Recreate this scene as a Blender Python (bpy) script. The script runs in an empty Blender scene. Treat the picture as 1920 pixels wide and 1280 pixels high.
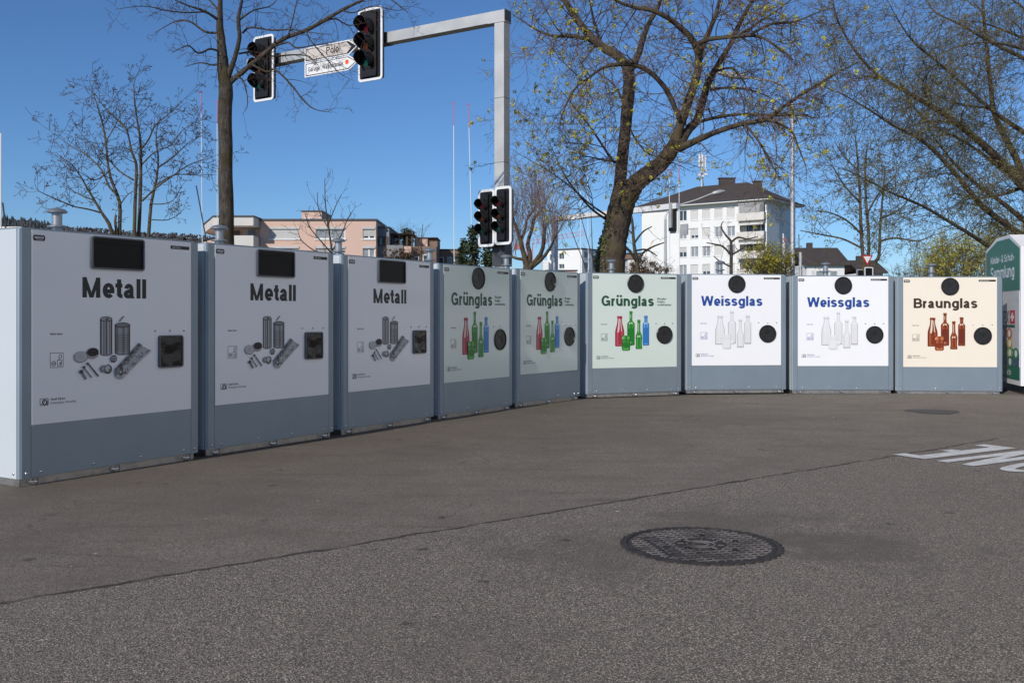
import bpy, math, random
from mathutils import Vector, Matrix, Euler

# ------------------------------------------------------------------ camera, sky, sun, exposure
S = bpy.context.scene
R = math.radians
F, YH, CX, HC = 1810.0, 593.0, 960.0, 1.157        # focal length (px of a 1920 frame), horizon row, centre column, eye height
cam_d = bpy.data.cameras.new('camera')
cam_d.sensor_width = 36.0
cam_d.lens = F / 1920.0 * 36.0
cam_d.shift_y = -(640.0 - YH) / 1920.0
cam_d.clip_start = 0.05
cam_d.clip_end = 6000
cam = bpy.data.objects.new('camera', cam_d)
cam.location = (0, 0, HC)
cam.rotation_euler = (R(90), 0, 0)
S.collection.objects.link(cam)
S.camera = cam

SUN_EL = R(30.0)
SUN_DIR = Vector((-0.536, -0.844, 0)).normalized() * math.cos(SUN_EL) + Vector((0, 0, math.sin(SUN_EL)))   # towards the sun
w = bpy.data.worlds.new('World')
S.world = w
w.use_nodes = True
nt = w.node_tree
bg = nt.nodes['Background']
sky = nt.nodes.new('ShaderNodeTexSky')
sky.sky_type = 'NISHITA'
sky.sun_disc = False
sky.sun_elevation = SUN_EL
sky.sun_rotation = math.atan2(SUN_DIR.x, SUN_DIR.y)
sky.altitude = 450
sky.air_density = 1.0
sky.dust_density = 0.05
sky.ozone_density = 9.5
nt.links.new(sky.outputs[0], bg.inputs[0])
bg.inputs[1].default_value = 0.102
sd = bpy.data.lights.new('sun', 'SUN')
sd.energy = 3.65
sd.angle = R(0.53)
sd.color = (1.0, 0.95, 0.89)
sun = bpy.data.objects.new('sun', sd)
sun.rotation_euler = SUN_DIR.to_track_quat('Z', 'Y').to_euler()
S.collection.objects.link(sun)
S.view_settings.view_transform = 'Standard'
S.view_settings.look = 'None'
S.view_settings.exposure = 0.03
S.view_settings.gamma = 1.0

# ------------------------------------------------------------------ helpers
COL = S.collection
rng = random.Random(7)
def at(x, y, Y):
    """the world point at distance Y that stands at column x, row y of the photograph"""
    return Vector(((x - CX) * Y / F, Y, HC + (YH - y) * Y / F))
def ground(x, y):
    Y = F * HC / (y - YH)
    return Vector(((x - CX) * Y / F, Y, 0))

class MB:
    def __init__(s):
        s.v = []; s.f = []; s.m = []
    def add(s, vs, fs, m=0):
        o = len(s.v)
        s.v.extend(vs)
        for f in fs:
            s.f.append(tuple(i + o for i in f)); s.m.append(m)
    def quad(s, a, b, c, d, m=0):
        s.add([a, b, c, d], [(0, 1, 2, 3)], m)
    def poly(s, pts, m=0):
        s.add(list(pts), [tuple(range(len(pts)))], m)
    def box(s, x0, x1, y0, y1, z0, z1, m=0, M=None):
        vs = [Vector(p) for p in ((x0, y0, z0), (x1, y0, z0), (x1, y1, z0), (x0, y1, z0), (x0, y0, z1), (x1, y0, z1), (x1, y1, z1), (x0, y1, z1))]
        if M: vs = [M @ p for p in vs]
        s.add([tuple(p) for p in vs], [(0, 3, 2, 1), (4, 5, 6, 7), (0, 1, 5, 4), (1, 2, 6, 5), (2, 3, 7, 6), (3, 0, 4, 7)], m)
    def prism(s, pts, h0, h1, fn, m=0):
        """a closed outline (a,b) extruded from h0 to h1; fn(a,b,h) -> point"""
        n = len(pts)
        vs = [fn(a, b, h0) for a, b in pts] + [fn(a, b, h1) for a, b in pts]
        fs = [tuple(range(n - 1, -1, -1)), tuple(range(n, 2 * n))]
        fs += [(i, (i + 1) % n, n + (i + 1) % n, n + i) for i in range(n)]
        s.add(vs, fs, m)
    def ring(s, outer, inner, h0, h1, fn, m=0):
        """two outlines of equal count, a flat frame between them from h0 to h1"""
        n = len(outer)
        vs = [fn(a, b, h0) for a, b in outer] + [fn(a, b, h0) for a, b in inner] + [fn(a, b, h1) for a, b in outer] + [fn(a, b, h1) for a, b in inner]
        fs = []
        for i in range(n):
            j = (i + 1) % n
            fs += [(i, n + i, n + j, j), (2 * n + i, 2 * n + j, 3 * n + j, 3 * n + i), (i, j, 2 * n + j, 2 * n + i), (n + j, n + i, 3 * n + i, 3 * n + j)]
        s.add(vs, fs, m)
    def tube(s, pts, rad, n=6, m=0, cap=True):
        k = len(pts)
        if k < 2: return
        o = len(s.v)
        t = (pts[1] - pts[0])
        if t.length < 1e-7: return
        t.normalize()
        a = t.orthogonal().normalized()
        for i in range(k):
            if i == 0: d = pts[1] - pts[0]
            elif i == k - 1: d = pts[-1] - pts[-2]
            else: d = pts[i + 1] - pts[i - 1]
            if d.length < 1e-9: d = t
            d = d.normalized()
            a = (a - d * a.dot(d))
            a = a.normalized() if a.length > 1e-6 else d.orthogonal().normalized()
            b = d.cross(a)
            r = rad[i] if not isinstance(rad, (int, float)) else rad
            for j in range(n):
                q = 2 * math.pi * j / n
                s.v.append(tuple(pts[i] + a * (r * math.cos(q)) + b * (r * math.sin(q))))
        for i in range(k - 1):
            for j in range(n):
                j2 = (j + 1) % n
                s.f.append((o + i * n + j, o + i * n + j2, o + (i + 1) * n + j2, o + (i + 1) * n + j)); s.m.append(m)
        if cap and n > 2:
            s.f.append(tuple(o + j for j in range(n - 1, -1, -1))); s.m.append(m)
            s.f.append(tuple(o + (k - 1) * n + j for j in range(n))); s.m.append(m)
    def lathe(s, prof, n, fn, m=0, cap0=True, cap1=True):
        """profile [(r,h)...]; fn(a,b,h) -> point"""
        o = len(s.v)
        for r, h in prof:
            for j in range(n):
                q = 2 * math.pi * j / n
                s.v.append(fn(r * math.cos(q), r * math.sin(q), h))
        for i in range(len(prof) - 1):
            for j in range(n):
                j2 = (j + 1) % n
                s.f.append((o + i * n + j, o + i * n + j2, o + (i + 1) * n + j2, o + (i + 1) * n + j)); s.m.append(m)
        if cap0: s.f.append(tuple(o + j for j in range(n - 1, -1, -1))); s.m.append(m)
        if cap1: s.f.append(tuple(o + (len(prof) - 1) * n + j for j in range(n))); s.m.append(m)
    def build(s, name, mat, parent=None, smooth=False):
        me = bpy.data.meshes.new(name)
        me.from_pydata([tuple(p) for p in s.v], [], s.f)
        mats = mat if isinstance(mat, (list, tuple)) else [mat]
        for mm in mats: me.materials.append(mm)
        if len(mats) > 1: me.polygons.foreach_set('material_index', s.m)
        if smooth:
            me.polygons.foreach_set('use_smooth', [True] * len(me.polygons))
            if smooth != 'all':
                me.set_sharp_from_angle(angle=R(40))
        me.update()
        o = bpy.data.objects.new(name, me)
        COL.objects.link(o)
        if parent: o.parent = parent
        return o
def XY(a, b, h): return (a, b, h)
def FRONT(a, b, h): return (a, -h, b)          # outline in x,z, raised towards -y
def tag(o, label, cat, group=None, kind=None):
    o['label'] = label; o['category'] = cat
    if group: o['group'] = group
    if kind: o['kind'] = kind
    return o
def thing(name, loc, rz, label, cat, group=None):
    o = bpy.data.objects.new(name, None)
    o.empty_display_size = 0.2
    COL.objects.link(o)
    o.location = loc; o.rotation_euler = (0, 0, rz)
    return tag(o, label, cat, group)
def setting(o):
    o['kind'] = 'structure'
    return o
def copy_obj(o, parent, loc=None):
    c = o.copy(); COL.objects.link(c); c.parent = parent
    if loc is not None: c.location = loc
    return c
def rrect(x0, x1, z0, z1, r, n=5):
    out = []
    for cx, cz, a0 in ((x1 - r, z1 - r, 0), (x0 + r, z1 - r, 90), (x0 + r, z0 + r, 180), (x1 - r, z0 + r, 270)):
        for i in range(n + 1):
            q = R(a0 + 90.0 * i / n)
            out.append((cx + r * math.cos(q), cz + r * math.sin(q)))
    return out
def circ(cx, cz, r, n=32, rz=None):
    rz = r if rz is None else rz
    return [(cx + r * math.cos(2 * math.pi * i / n), cz + rz * math.sin(2 * math.pi * i / n)) for i in range(n)]

# ------------------------------------------------------------------ materials
def mat(name, col, rough=0.6, metal=0.0, spec=0.5, noise=None, bump=None, coat=0.0):
    m = bpy.data.materials.new(name)
    m.use_nodes = True
    n = m.node_tree.nodes; l = m.node_tree.links
    b = n['Principled BSDF']
    b.inputs['Base Color'].default_value = (*col, 1)
    b.inputs['Roughness'].default_value = rough
    b.inputs['Metallic'].default_value = metal
    b.inputs['Specular IOR Level'].default_value = spec
    if coat:
        b.inputs['Coat Weight'].default_value = coat; b.inputs['Coat Roughness'].default_value = 0.12
    tc = n.new('ShaderNodeTexCoord')
    if noise:                                   # (scale, second colour, low, high)
        sc, c2, lo, hi = noise
        t = n.new('ShaderNodeTexNoise'); t.inputs['Scale'].default_value = sc; t.inputs['Detail'].default_value = 6
        l.new(tc.outputs['Object'], t.inputs['Vector'])
        rr = n.new('ShaderNodeMapRange'); rr.inputs[1].default_value = lo; rr.inputs[2].default_value = hi
        l.new(t.outputs[0], rr.inputs[0])
        mx = n.new('ShaderNodeMix'); mx.data_type = 'RGBA'
        mx.inputs[6].default_value = (*col, 1); mx.inputs[7].default_value = (*c2, 1)
        l.new(rr.outputs[0], mx.inputs[0]); l.new(mx.outputs[2], b.inputs['Base Color'])
    if bump:                                    # (scale, strength, distance)
        t = n.new('ShaderNodeTexNoise'); t.inputs['Scale'].default_value = bump[0]; t.inputs['Detail'].default_value = 5
        l.new(tc.outputs['Object'], t.inputs['Vector'])
        bp = n.new('ShaderNodeBump'); bp.inputs['Strength'].default_value = bump[1]; bp.inputs['Distance'].default_value = bump[2]
        l.new(t.outputs[0], bp.inputs['Height']); l.new(bp.outputs[0], b.inputs['Normal'])
    return m
M = {}
M['paint'] = mat('grey_metallic_paint', (0.305, 0.37, 0.42), 0.54, 0.62, 0.5, noise=(3.0, (0.28, 0.34, 0.39), .35, .7), bump=(1.6, 0.10, 0.02))
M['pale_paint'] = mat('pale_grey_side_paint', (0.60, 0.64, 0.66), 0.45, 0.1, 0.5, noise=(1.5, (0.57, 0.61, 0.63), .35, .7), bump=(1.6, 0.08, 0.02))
M['white_film'] = mat('white_poster_film', (0.90, 0.90, 0.905), 0.34, 0, 0.5, noise=(2.0, (0.88, 0.88, 0.885), .3, .7), bump=(1.3, 0.06, 0.02), coat=.5)
M['green_film'] = mat('pale_green_poster_film', (0.71, 0.80, 0.72), 0.24, 0, 0.5, noise=(2.0, (0.69, 0.78, 0.70), .3, .7), bump=(1.3, 0.10, 0.02), coat=.6)
M['cream_film'] = mat('cream_poster_film', (0.86, 0.78, 0.65), 0.34, 0, 0.5, noise=(2.0, (0.84, 0.76, 0.63), .3, .7), bump=(1.3, 0.06, 0.02))
M['black'] = mat('black_plastic', (0.012, 0.012, 0.013), 0.35)
M['black_gloss'] = mat('black_gloss_flap', (0.004, 0.004, 0.0045), 0.45, spec=.25)
M['rubber'] = mat('black_rubber', (0.020, 0.020, 0.021), 0.42, bump=(40, .15, .002))
M['smoked'] = mat('smoked_curtain', (0.014, 0.012, 0.011), 0.16, bump=(9, .5, .03))
M['frame_grey'] = mat('dark_grey_frame', (0.10, 0.11, 0.125), 0.4, 0.3)
M['alu'] = mat('dull_aluminium', (0.50, 0.48, 0.45), 0.42, 0.85, noise=(14, (0.30, 0.28, 0.26), .42, .75), bump=(60, .15, .002))
M['steel'] = mat('bright_steel', (0.62, 0.62, 0.63), 0.25, 1.0)
M['vent_alu'] = mat('vent_aluminium', (0.34, 0.36, 0.38), 0.45, 0.6, noise=(9, (0.27, 0.29, 0.31), .35, .7))
M['galv'] = mat('galvanised_steel', (0.52, 0.52, 0.50), 0.5, 0.45, noise=(3.0, (0.42, 0.42, 0.41), .35, .7), bump=(20, .08, .004))
M['galv_dark'] = mat('dark_steel_sleeve', (0.06, 0.065, 0.07), 0.5, 0.3)
M['ink_black'] = mat('print_black', (0.014, 0.015, 0.017), 0.4)
M['ink_green'] = mat('print_dark_green', (0.006, 0.075, 0.035), 0.4)
M['ink_blue'] = mat('print_blue', (0.012, 0.06, 0.30), 0.4)
M['ink_brown'] = mat('print_brown', (0.050, 0.020, 0.010), 0.4)
M['ink_white'] = mat('print_white', (0.80, 0.80, 0.80), 0.4)
M['ink_grey'] = mat('print_grey', (0.22, 0.22, 0.23), 0.4)
M['white_paint'] = mat('white_lacquer', (0.80, 0.80, 0.79), 0.35, noise=(5, (.74, .74, .73), .4, .7))
M['seal'] = mat('door_seal', (0.03, 0.035, 0.04), 0.7)

# ------------------------------------------------------------------ lettering: a grotesque drawn as strokes
PEN = 0.80
def A_(cx, cy, rx, ry, a0, a1, n=10):
    return [(cx + rx * math.cos(R(a0 + (a1 - a0) * i / n)), cy + ry * math.sin(R(a0 + (a1 - a0) * i / n))) for i in range(n + 1)]
def glyph(ch, w):
    """strokes ('s', points) and outlines ('p', points) of one letter, cap height 1; and its advance. Flat strokes are thinner than upright ones."""
    H = w / 2; V = H * PEN; x = 0.735; L = 0.052; o = []
    def s(*p): o.append(('s', list(p[0]) if len(p) == 1 else list(p)))
    def dots(c, z=.86): o.append(('p', [(c - .17 - H, z), (c - .17 + H, z), (c - .17 + H, z + w * .82), (c - .17 - H, z + w * .82)])); o.append(('p', [(c + .17 - H, z), (c + .17 + H, z), (c + .17 + H, z + w * .82), (c + .17 - H, z + w * .82)]))
    def diag(x0, y0, x1, y1, k=1.0): o.append(('p', [(x0 - H * k, y0), (x0 + H * k, y0), (x1 + H * k, y1), (x1 - H * k, y1)]))
    def bar(x0, x1, y): o.append(('p', [(x0, y - V), (x1, y - V), (x1, y + V), (x0, y + V)]))
    if ch == ' ': return o, .38
    if ch in 'lI': s((L + H, 0), (L + H, 1)); return o, 2 * L + w
    if ch == 'i': s((L + H, 0), (L + H, x)); s((L + H, .85), (L + H, 1)); return o, 2 * L + w
    if ch in 'nhr':
        x0 = L + H; x1 = .83 - L - H; r = .25
        s((x0, 0), (x0, x if ch != 'h' else 1))
        if ch == 'r': s([(x0, .30)] + A_(x0 + .22, x - V - .26, .22, .26, 180, 92) + [(x0 + .26, x - V)]); return o, .53
        s([(x1, 0), (x1, x - V - r)] + A_((x0 + x1) / 2, x - V - r, (x1 - x0) / 2, r, 0, 180, 14)[1:] + [(x0, .32)]); return o, .83
    if ch in 'uüÜU':
        big = ch in 'UÜ'; x0 = L + H; x1 = (1.0 if big else .83) - L - H; t = 1 if big else x; r = .28 if big else .25
        s([(x0, t), (x0, V + r)] + A_((x0 + x1) / 2, V + r, (x1 - x0) / 2, r, 180, 360, 14)[1:] + [(x1, t if big else .42)])
        if not big: s((x1, 0), (x1, x))
        if ch == 'ü': dots((x0 + x1) / 2)
        if ch == 'Ü': dots((x0 + x1) / 2, 1.1)
        return o, x1 + H + L
    if ch == 'm':
        xs = [L + H, .58, 1.17 - L - H + .03]
        s((xs[0], 0), (xs[0], x))
        for a, b in ((0, 1), (1, 2)): s([(xs[b], 0), (xs[b], x - V - .2)] + A_((xs[a] + xs[b]) / 2, x - V - .2, (xs[b] - xs[a]) / 2, .2, 0, 180)[1:] + [(xs[a], .4)])
        return o, 1.22
    if ch in 'eoc':
        c = .39; rx = .39 - .045 - H; ry = x / 2 + .014 - V; y = x / 2
        if ch == 'e': bar(c - rx, c + rx + H * .9, y - .035); s(A_(c, y, rx, ry, -8, 316, 24))
        elif ch == 'o': s(A_(c + .03, y, rx + .03, ry, 0, 360, 26))
        else: s(A_(c, y, rx, ry, 42, 318, 20))
        return o, .772 + (.06 if ch == 'o' else 0)
    if ch in 'bdgq':
        c = .42; rx = .42 - .05 - H; ry = x / 2 - V + .012
        s(A_(c, x / 2, rx, ry, 0, 360, 26))
        if ch == 'b': s((L + H - .02, 0), (L + H - .02, 1))
        if ch == 'd': s((.83 - L - H, 0), (.83 - L - H, 1))
        if ch == 'g': s([(.83 - L - H, x), (.83 - L - H, -.02)] + A_(c - .01, -.02, .83 - L - H - c + .01, .235 - V, 0, -155, 14)[1:])
        return o, .83
    if ch == 'a':
        x1 = .772 - .13 - H
        s([(x1, .06), (x1, x - V - .19)] + A_((x1 + .085 + H * .9) / 2, x - V - .19, (x1 - .085 - H * .9) / 2, .20, 0, 168, 14)[1:])
        s([(x1 + .01, .40), (.42, .375)] + A_(.30, .205, .30 - .045 - H, .215 - V, 100, 270, 12) + [(.40, V), (x1, .20)])
        o.append(('p', [(x1 - H, 0.09), (x1 - H * .3, 0), (x1 + H + .07, 0), (x1 + H, .12)]))
        return o, .772
    if ch in 'sS':
        big = ch == 'S'; t = 1.015 if big else x + .012; b = -.015 if big else -.012; W = .96 if big else .74
        mid = (t + b) / 2; r1 = (t - V - mid) / 2; r2 = (mid - b - V) / 2; c = W / 2; rx = W / 2 - .05 - H
        s(A_(c, mid + r1, rx, r1, 18, 238, 14) + A_(c, mid - r2, rx + .008, r2, 58, -162, 14)); return o, W
    if ch == 't': s([(.24, .95), (.24, .19)] + A_(.24 + .15, .19, .15, .19 - V, 180, 270)[1:] + [(.44, V)]); bar(.02, .44, x - V); return o, .47
    if ch == 'f': s([(.2, 0), (.2, .8)] + A_(.36, .8, .16, .2 - V, 180, 95)); bar(.02, .44, x - V); return o, .46
    if ch == 'k': s((L + H, 0), (L + H, 1)); diag(.28, .33, .62, x, 1.1); diag(.66, 0, .36, .48, 1.1); return o, .78
    if ch == 'y': diag(.40, 0, .12, x, 1.1); diag(.26, -.27, .66, x, 1.1); return o, .77
    if ch == 'x': diag(.12, 0, .62, x, 1.15); diag(.62, 0, .12, x, 1.15); return o, .75
    if ch == 'M': s((.09 + H, 0), (.09 + H, 1)); s((1.10 - H, 0), (1.10 - H, 1)); diag(.595, 0, .09 + H * .9, 1, .86); diag(.595, 0, 1.10 - H * .9, 1, .86); return o, 1.19
    if ch == 'W':
        for a, b in ((.35, .13), (.35, .67), (.99, .67), (.99, 1.21)): diag(a, 0, b, 1, .98)
        return o, 1.34
    if ch == 'V': diag(.46, 0, .12, 1, 1.1); diag(.46, 0, .8, 1, 1.1); return o, .92
    if ch == 'N': s((.09 + H, 0), (.09 + H, 1)); s((.92 - H, 0), (.92 - H, 1)); diag(.92 - H, 0, .09 + H, 1); return o, 1.01
    if ch == 'G':
        c = .53; rx = .53 - .05 - H; ry = .514 - V
        s(A_(c, .5, rx, ry, 36, 326, 26)); bar(c + .03, 1.01, .45); o.append(('p', [(1.01 - w * .62, 0), (1.01, 0), (1.01, .46), (1.01 - w * .9, .46)])); return o, 1.08
    if ch == 'C': s(A_(.5, .5, .45 - H, .512 - V, 42, 318, 20)); return o, 1.0
    if ch == 'O': s(A_(.54, .5, .49 - H, .512 - V, 0, 360, 26)); return o, 1.08
    if ch in 'BPR':
        s((.09 + H, 0), (.09 + H, 1)); rt = (.5 - V) / 2
        s([(.15, 1 - V), (.56, 1 - V)] + A_(.57, 1 - V - rt + .004, .27 - H * .4, rt - .004, 90, -90, 14) + [(.15, .5)])
        if ch == 'B': s([(.15, .5), (.58, .5)] + A_(.60, V + rt, .30 - H * .4, rt, 90, -90, 14) + [(.15, V)])
        if ch == 'R': diag(.80, 0, .52, .5, 1.1)
        return o, .98
    if ch in 'EL':
        s((.09 + H, 0), (.09 + H, 1)); bar(.12, .80, V)
        if ch == 'E': bar(.12, .80, 1 - V); bar(.12, .74, .52)
        return o, .86
    if ch == 'T': s((.42, 0), (.42, 1)); bar(.03, .81, 1 - V); return o, .84
    if ch == 'A': diag(.12, 0, .48, 1, 1.1); diag(.86, 0, .5, 1, 1.1); bar(.25, .74, .3); return o, .98
    if ch == 'K': s((.09 + H, 0), (.09 + H, 1)); diag(.25, .35, .82, 1, 1.2); diag(.88, 0, .42, .6, 1.2); return o, .98
    if ch == 'X': diag(.14, 0, .8, 1, 1.2); diag(.8, 0, .14, 1, 1.2); return o, .94
    if ch == 'Z': bar(.06, .80, 1 - V); bar(.06, .82, V); diag(.18, V, .70, 1 - V, 1.2); return o, .88
    if ch == '-': bar(.06, .38, .36); return o, .44
    if ch == '+': bar(.06, .62, .36); s((.34, .08), (.34, .64)); return o, .68
    if ch == '.': s((.16, 0), (.16, w)); return o, .32
    if ch == '&': s(A_(.40, .76, .17, .2 - H * .3, -30, 250, 12) + [(.78, 0)]); s([(.5, .56)] + A_(.38, .27, .28, .28 - H, 120, 340, 12) + [(.80, .45)]); return o, .92
    s((L + H, 0), (L + H, 1)); return o, .4
def stroke_poly(pts, w):
    n = len(pts); L = []; Rr = []
    closed = n > 3 and abs(pts[0][0] - pts[-1][0]) + abs(pts[0][1] - pts[-1][1]) < 1e-6
    for i in range(n):
        if closed and i in (0, n - 1): p0, p1, p2 = pts[n - 2], pts[0], pts[1]
        else: p0, p1, p2 = pts[max(i - 1, 0)], pts[i], pts[min(i + 1, n - 1)]
        d1 = Vector((p1[0] - p0[0], p1[1] - p0[1])); d2 = Vector((p2[0] - p1[0], p2[1] - p1[1]))
        if d1.length < 1e-9: d1 = d2
        if d2.length < 1e-9: d2 = d1
        d1.normalize(); d2.normalize()
        t = (d1 + d2)
        t = t.normalized() if t.length > 1e-6 else d1
        k = 1 / max(0.5, t.dot(d1))
        L.append((p1[0] - t.y * w / 2 * k, p1[1] + t.x * w / 2 * k * PEN)); Rr.append((p1[0] + t.y * w / 2 * k, p1[1] - t.x * w / 2 * k * PEN))
    return L, Rr
def text_len(txt, w, track=0.0): return sum(glyph(c, w)[1] + track for c in txt) - track
def text(mb, txt, x0, z0, cap, fn, w=0.2, width=None, off=0.0, m=0, track=0.0, thick=0.0):
    """lettering laid on a surface: fn(a, b, h) -> point, off = how far it stands proud"""
    tl = text_len(txt, w, track)
    sx = cap if width is None else width / tl
    pen = 0.0; k = 0
    for c in txt:
        g, adv = glyph(c, w)
        for kind, pts in g:
            h = off + 0.00012 * (k % 7); k += 1
            if kind == 's':
                L, Rr = stroke_poly(pts, w)
                n = len(L)
                P = lambda q: fn(x0 + (pen + q[0]) * sx, z0 + q[1] * cap, h)
                mb.add([P(q) for q in L] + [P(q) for q in Rr], [(i, n + i, n + i + 1, i + 1) for i in range(n - 1)], m)
            else:
                mb.poly([fn(x0 + (pen + a) * sx, z0 + b * cap, h) for a, b in pts], m)
        pen += adv + track
# ------------------------------------------------------------------ ground
def ground_material():
    m = bpy.data.materials.new('asphalt'); m.use_nodes = True
    n = m.node_tree.nodes; l = m.node_tree.links; b = n['Principled BSDF']
    tc = n.new('ShaderNodeTexCoord'); P = tc.outputs['Object']
    def noise(sc, det=4, ro=.5, vec=P):
        t = n.new('ShaderNodeTexNoise'); t.inputs['Scale'].default_value = sc; t.inputs['Detail'].default_value = det; t.inputs['Roughness'].default_value = ro
        l.new(vec, t.inputs['Vector']); return t.outputs[0]
    def rmp(v, a, bb, c=0.0, d=1.0):
        t = n.new('ShaderNodeMapRange'); t.inputs[1].default_value = a; t.inputs[2].default_value = bb; t.inputs[3].default_value = c; t.inputs[4].default_value = d
        l.new(v, t.inputs[0]); return t.outputs[0]
    def mix(f, a, bb):
        t = n.new('ShaderNodeMix'); t.data_type = 'RGBA'
        for k, v in ((0, f), (6, a), (7, bb)):
            if isinstance(v, (tuple, float)): t.inputs[k].default_value = v if isinstance(v, float) else (*v, 1)
            else: l.new(v, t.inputs[k])
        return t.outputs[2]
    def mth(op, a, bb=None):
        t = n.new('ShaderNodeMath'); t.operation = op
        for k, v in ((0, a), (1, bb)):
            if v is None: continue
            if isinstance(v, (int, float)): t.inputs[k].default_value = v
            else: l.new(v, t.inputs[k])
        return t.outputs[0]
    # two layers of surfacing meet along a seam from (-2.07, 3.9) to (4.6, 9.14)
    sp = n.new('ShaderNodeSeparateXYZ'); l.new(P, sp.inputs[0])
    wob = rmp(noise(5.0, 3), .3, .7, -.02, .02)
    side = mth('ADD', mth('SUBTRACT', mth('MULTIPLY', sp.outputs[1], .7863), mth('MULTIPLY', sp.outputs[0], .6178)), mth('ADD', wob, -4.345))
    seam_d = mth('ABSOLUTE', side)
    # the older layer on the near side ends at a corner; beyond it the line runs back towards the bins
    limit = mth('GREATER_THAN', 4.62, sp.outputs[0])
    old = mth('GREATER_THAN', side, 0.0)
    vor = n.new('ShaderNodeTexVoronoi'); vor.inputs['Scale'].default_value = 168; l.new(P, vor.inputs['Vector'])
    vor2 = n.new('ShaderNodeTexVoronoi'); vor2.inputs['Scale'].default_value = 70; l.new(P, vor2.inputs['Vector'])
    vsep = n.new('ShaderNodeSeparateColor'); l.new(vor.outputs['Color'], vsep.inputs[0])
    vsep2 = n.new('ShaderNodeSeparateColor'); l.new(vor2.outputs['Color'], vsep2.inputs[0])
    stone = rmp(vsep.outputs[0], .0, 1.0, .0, 1.0)
    chips = mix(rmp(stone, .0, .8), (.090, .084, .077), (.300, .282, .260))
    chips = mix(rmp(vsep.outputs[1], .89, .97), chips, (.55, .52, .48))
    chips = mix(rmp(vsep2.outputs[0], .93, .97, 0, .5), chips, (.32, .29, .26))
    chips = mix(rmp(vor.outputs['Distance'], .32, .60, 0, .80), chips, (.028, .026, .024))
    big = noise(.55, 5, .6); mid = noise(2.6, 6, .65)
    near = mix(rmp(big, .35, .68, 0, .32), chips, (.108, .101, .093))
    near = mix(rmp(mid, .52, .75, 0, .28), near, (.096, .089, .083))
    near = mix(rmp(mid, .25, .42, .22, 0), near, (.25, .235, .215))
    fine = mix(rmp(stone, 0, 1), (.066, .061, .056), (.250, .233, .214))
    fine = mix(rmp(vsep.outputs[1], .92, 1.0, 0, .8), fine, (.30, .28, .25)); fine = mix(rmp(vor.outputs['Distance'], .35, .62, 0, .5), fine, (.045, .042, .039))
    st1 = noise(1.7, 7, .7)
    far = mix(rmp(st1, .42, .66, 0, .50), fine, (.080, .071, .063))
    # sweepings and drips that streak along the row of bins
    mp = n.new('ShaderNodeMapping'); mp.inputs['Rotation'].default_value = (0, 0, R(-38)); mp.inputs['Scale'].default_value = (.55, 3.2, 1); l.new(P, mp.inputs[0])
    streak = noise(1.6, 7, .7, mp.outputs[0])
    far = mix(rmp(streak, .54, .70, 0, .55), far, (.058, .050, .044))
    far = mix(rmp(streak, .30, .42, .30, 0), far, (.205, .185, .165))
    col = mix(old, near, far)
    seam_w = rmp(noise(3.2, 4, .7), .32, .68, .005, .025)
    seam = mth('MULTIPLY', mth('LESS_THAN', seam_d, seam_w), limit)
    col = mix(mth('MULTIPLY', seam, rmp(noise(9, 3), .3, .5, .45, .95)), col, (.028, .025, .023))
    # the strip along the shaded bins is dirtier
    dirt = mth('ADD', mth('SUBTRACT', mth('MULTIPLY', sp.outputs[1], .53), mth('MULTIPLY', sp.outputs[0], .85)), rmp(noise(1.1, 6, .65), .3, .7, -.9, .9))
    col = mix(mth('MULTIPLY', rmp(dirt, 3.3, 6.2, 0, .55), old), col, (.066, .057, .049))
    # a few round stains
    for cx, cy, r, k in ((1.2, 5.35, .75, .6), (.35, 4.7, .6, .5), (1.75, 4.85, .55, .6), (-.75, 8.3, .5, .35), (2.6, 10.9, .9, .35), (-1.6, 6.1, .8, .25), (.9, 9.4, 1.1, .28), (3.4, 6.2, .8, .2), (-.2, 3.4, .5, .2)):
        d = n.new('ShaderNodeVectorMath'); d.operation = 'DISTANCE'; l.new(P, d.inputs[0]); d.inputs[1].default_value = (cx, cy, 0)
        dd = mth('ADD', d.outputs[1], rmp(noise(3.5, 5, .6), .3, .7, -.35, .35))
        col = mix(rmp(dd, r * .25, r, k, 0), col, (.072, .066, .061))
    # small dark drips
    spot = n.new('ShaderNodeTexVoronoi'); spot.inputs['Scale'].default_value = 3.1; l.new(P, spot.inputs['Vector'])
    sm = mth('ADD', spot.outputs['Distance'], rmp(noise(26, 3), .3, .7, -.06, .06))
    ssep = n.new('ShaderNodeSeparateColor'); l.new(spot.outputs['Color'], ssep.inputs[0])
    col = mix(mth('MULTIPLY', rmp(sm, .07, .11, .7, 0), mth('GREATER_THAN', ssep.outputs[0], .55)), col, (.035, .031, .029))
    # thin cracks
    ck = n.new('ShaderNodeTexVoronoi'); ck.feature = 'DISTANCE_TO_EDGE'; ck.inputs['Scale'].default_value = .33
    wv = n.new('ShaderNodeVectorMath'); wv.operation = 'ADD'; l.new(P, wv.inputs[0])
    nz = n.new('ShaderNodeTexNoise'); nz.inputs['Scale'].default_value = 1.3; nz.inputs['Detail'].default_value = 6; l.new(P, nz.inputs['Vector'])
    sc_ = n.new('ShaderNodeVectorMath'); sc_.operation = 'SCALE'; sc_.inputs[3].default_value = .9; l.new(nz.outputs['Color'], sc_.inputs[0])
    l.new(sc_.outputs[0], wv.inputs[1]); l.new(wv.outputs[0], ck.inputs['Vector'])
    col = mix(mth('MULTIPLY', rmp(ck.outputs['Distance'], .0008, .003, .5, 0), mth('MULTIPLY', old, rmp(noise(.8, 3), .48, .55))), col, (.035, .031, .028))
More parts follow.
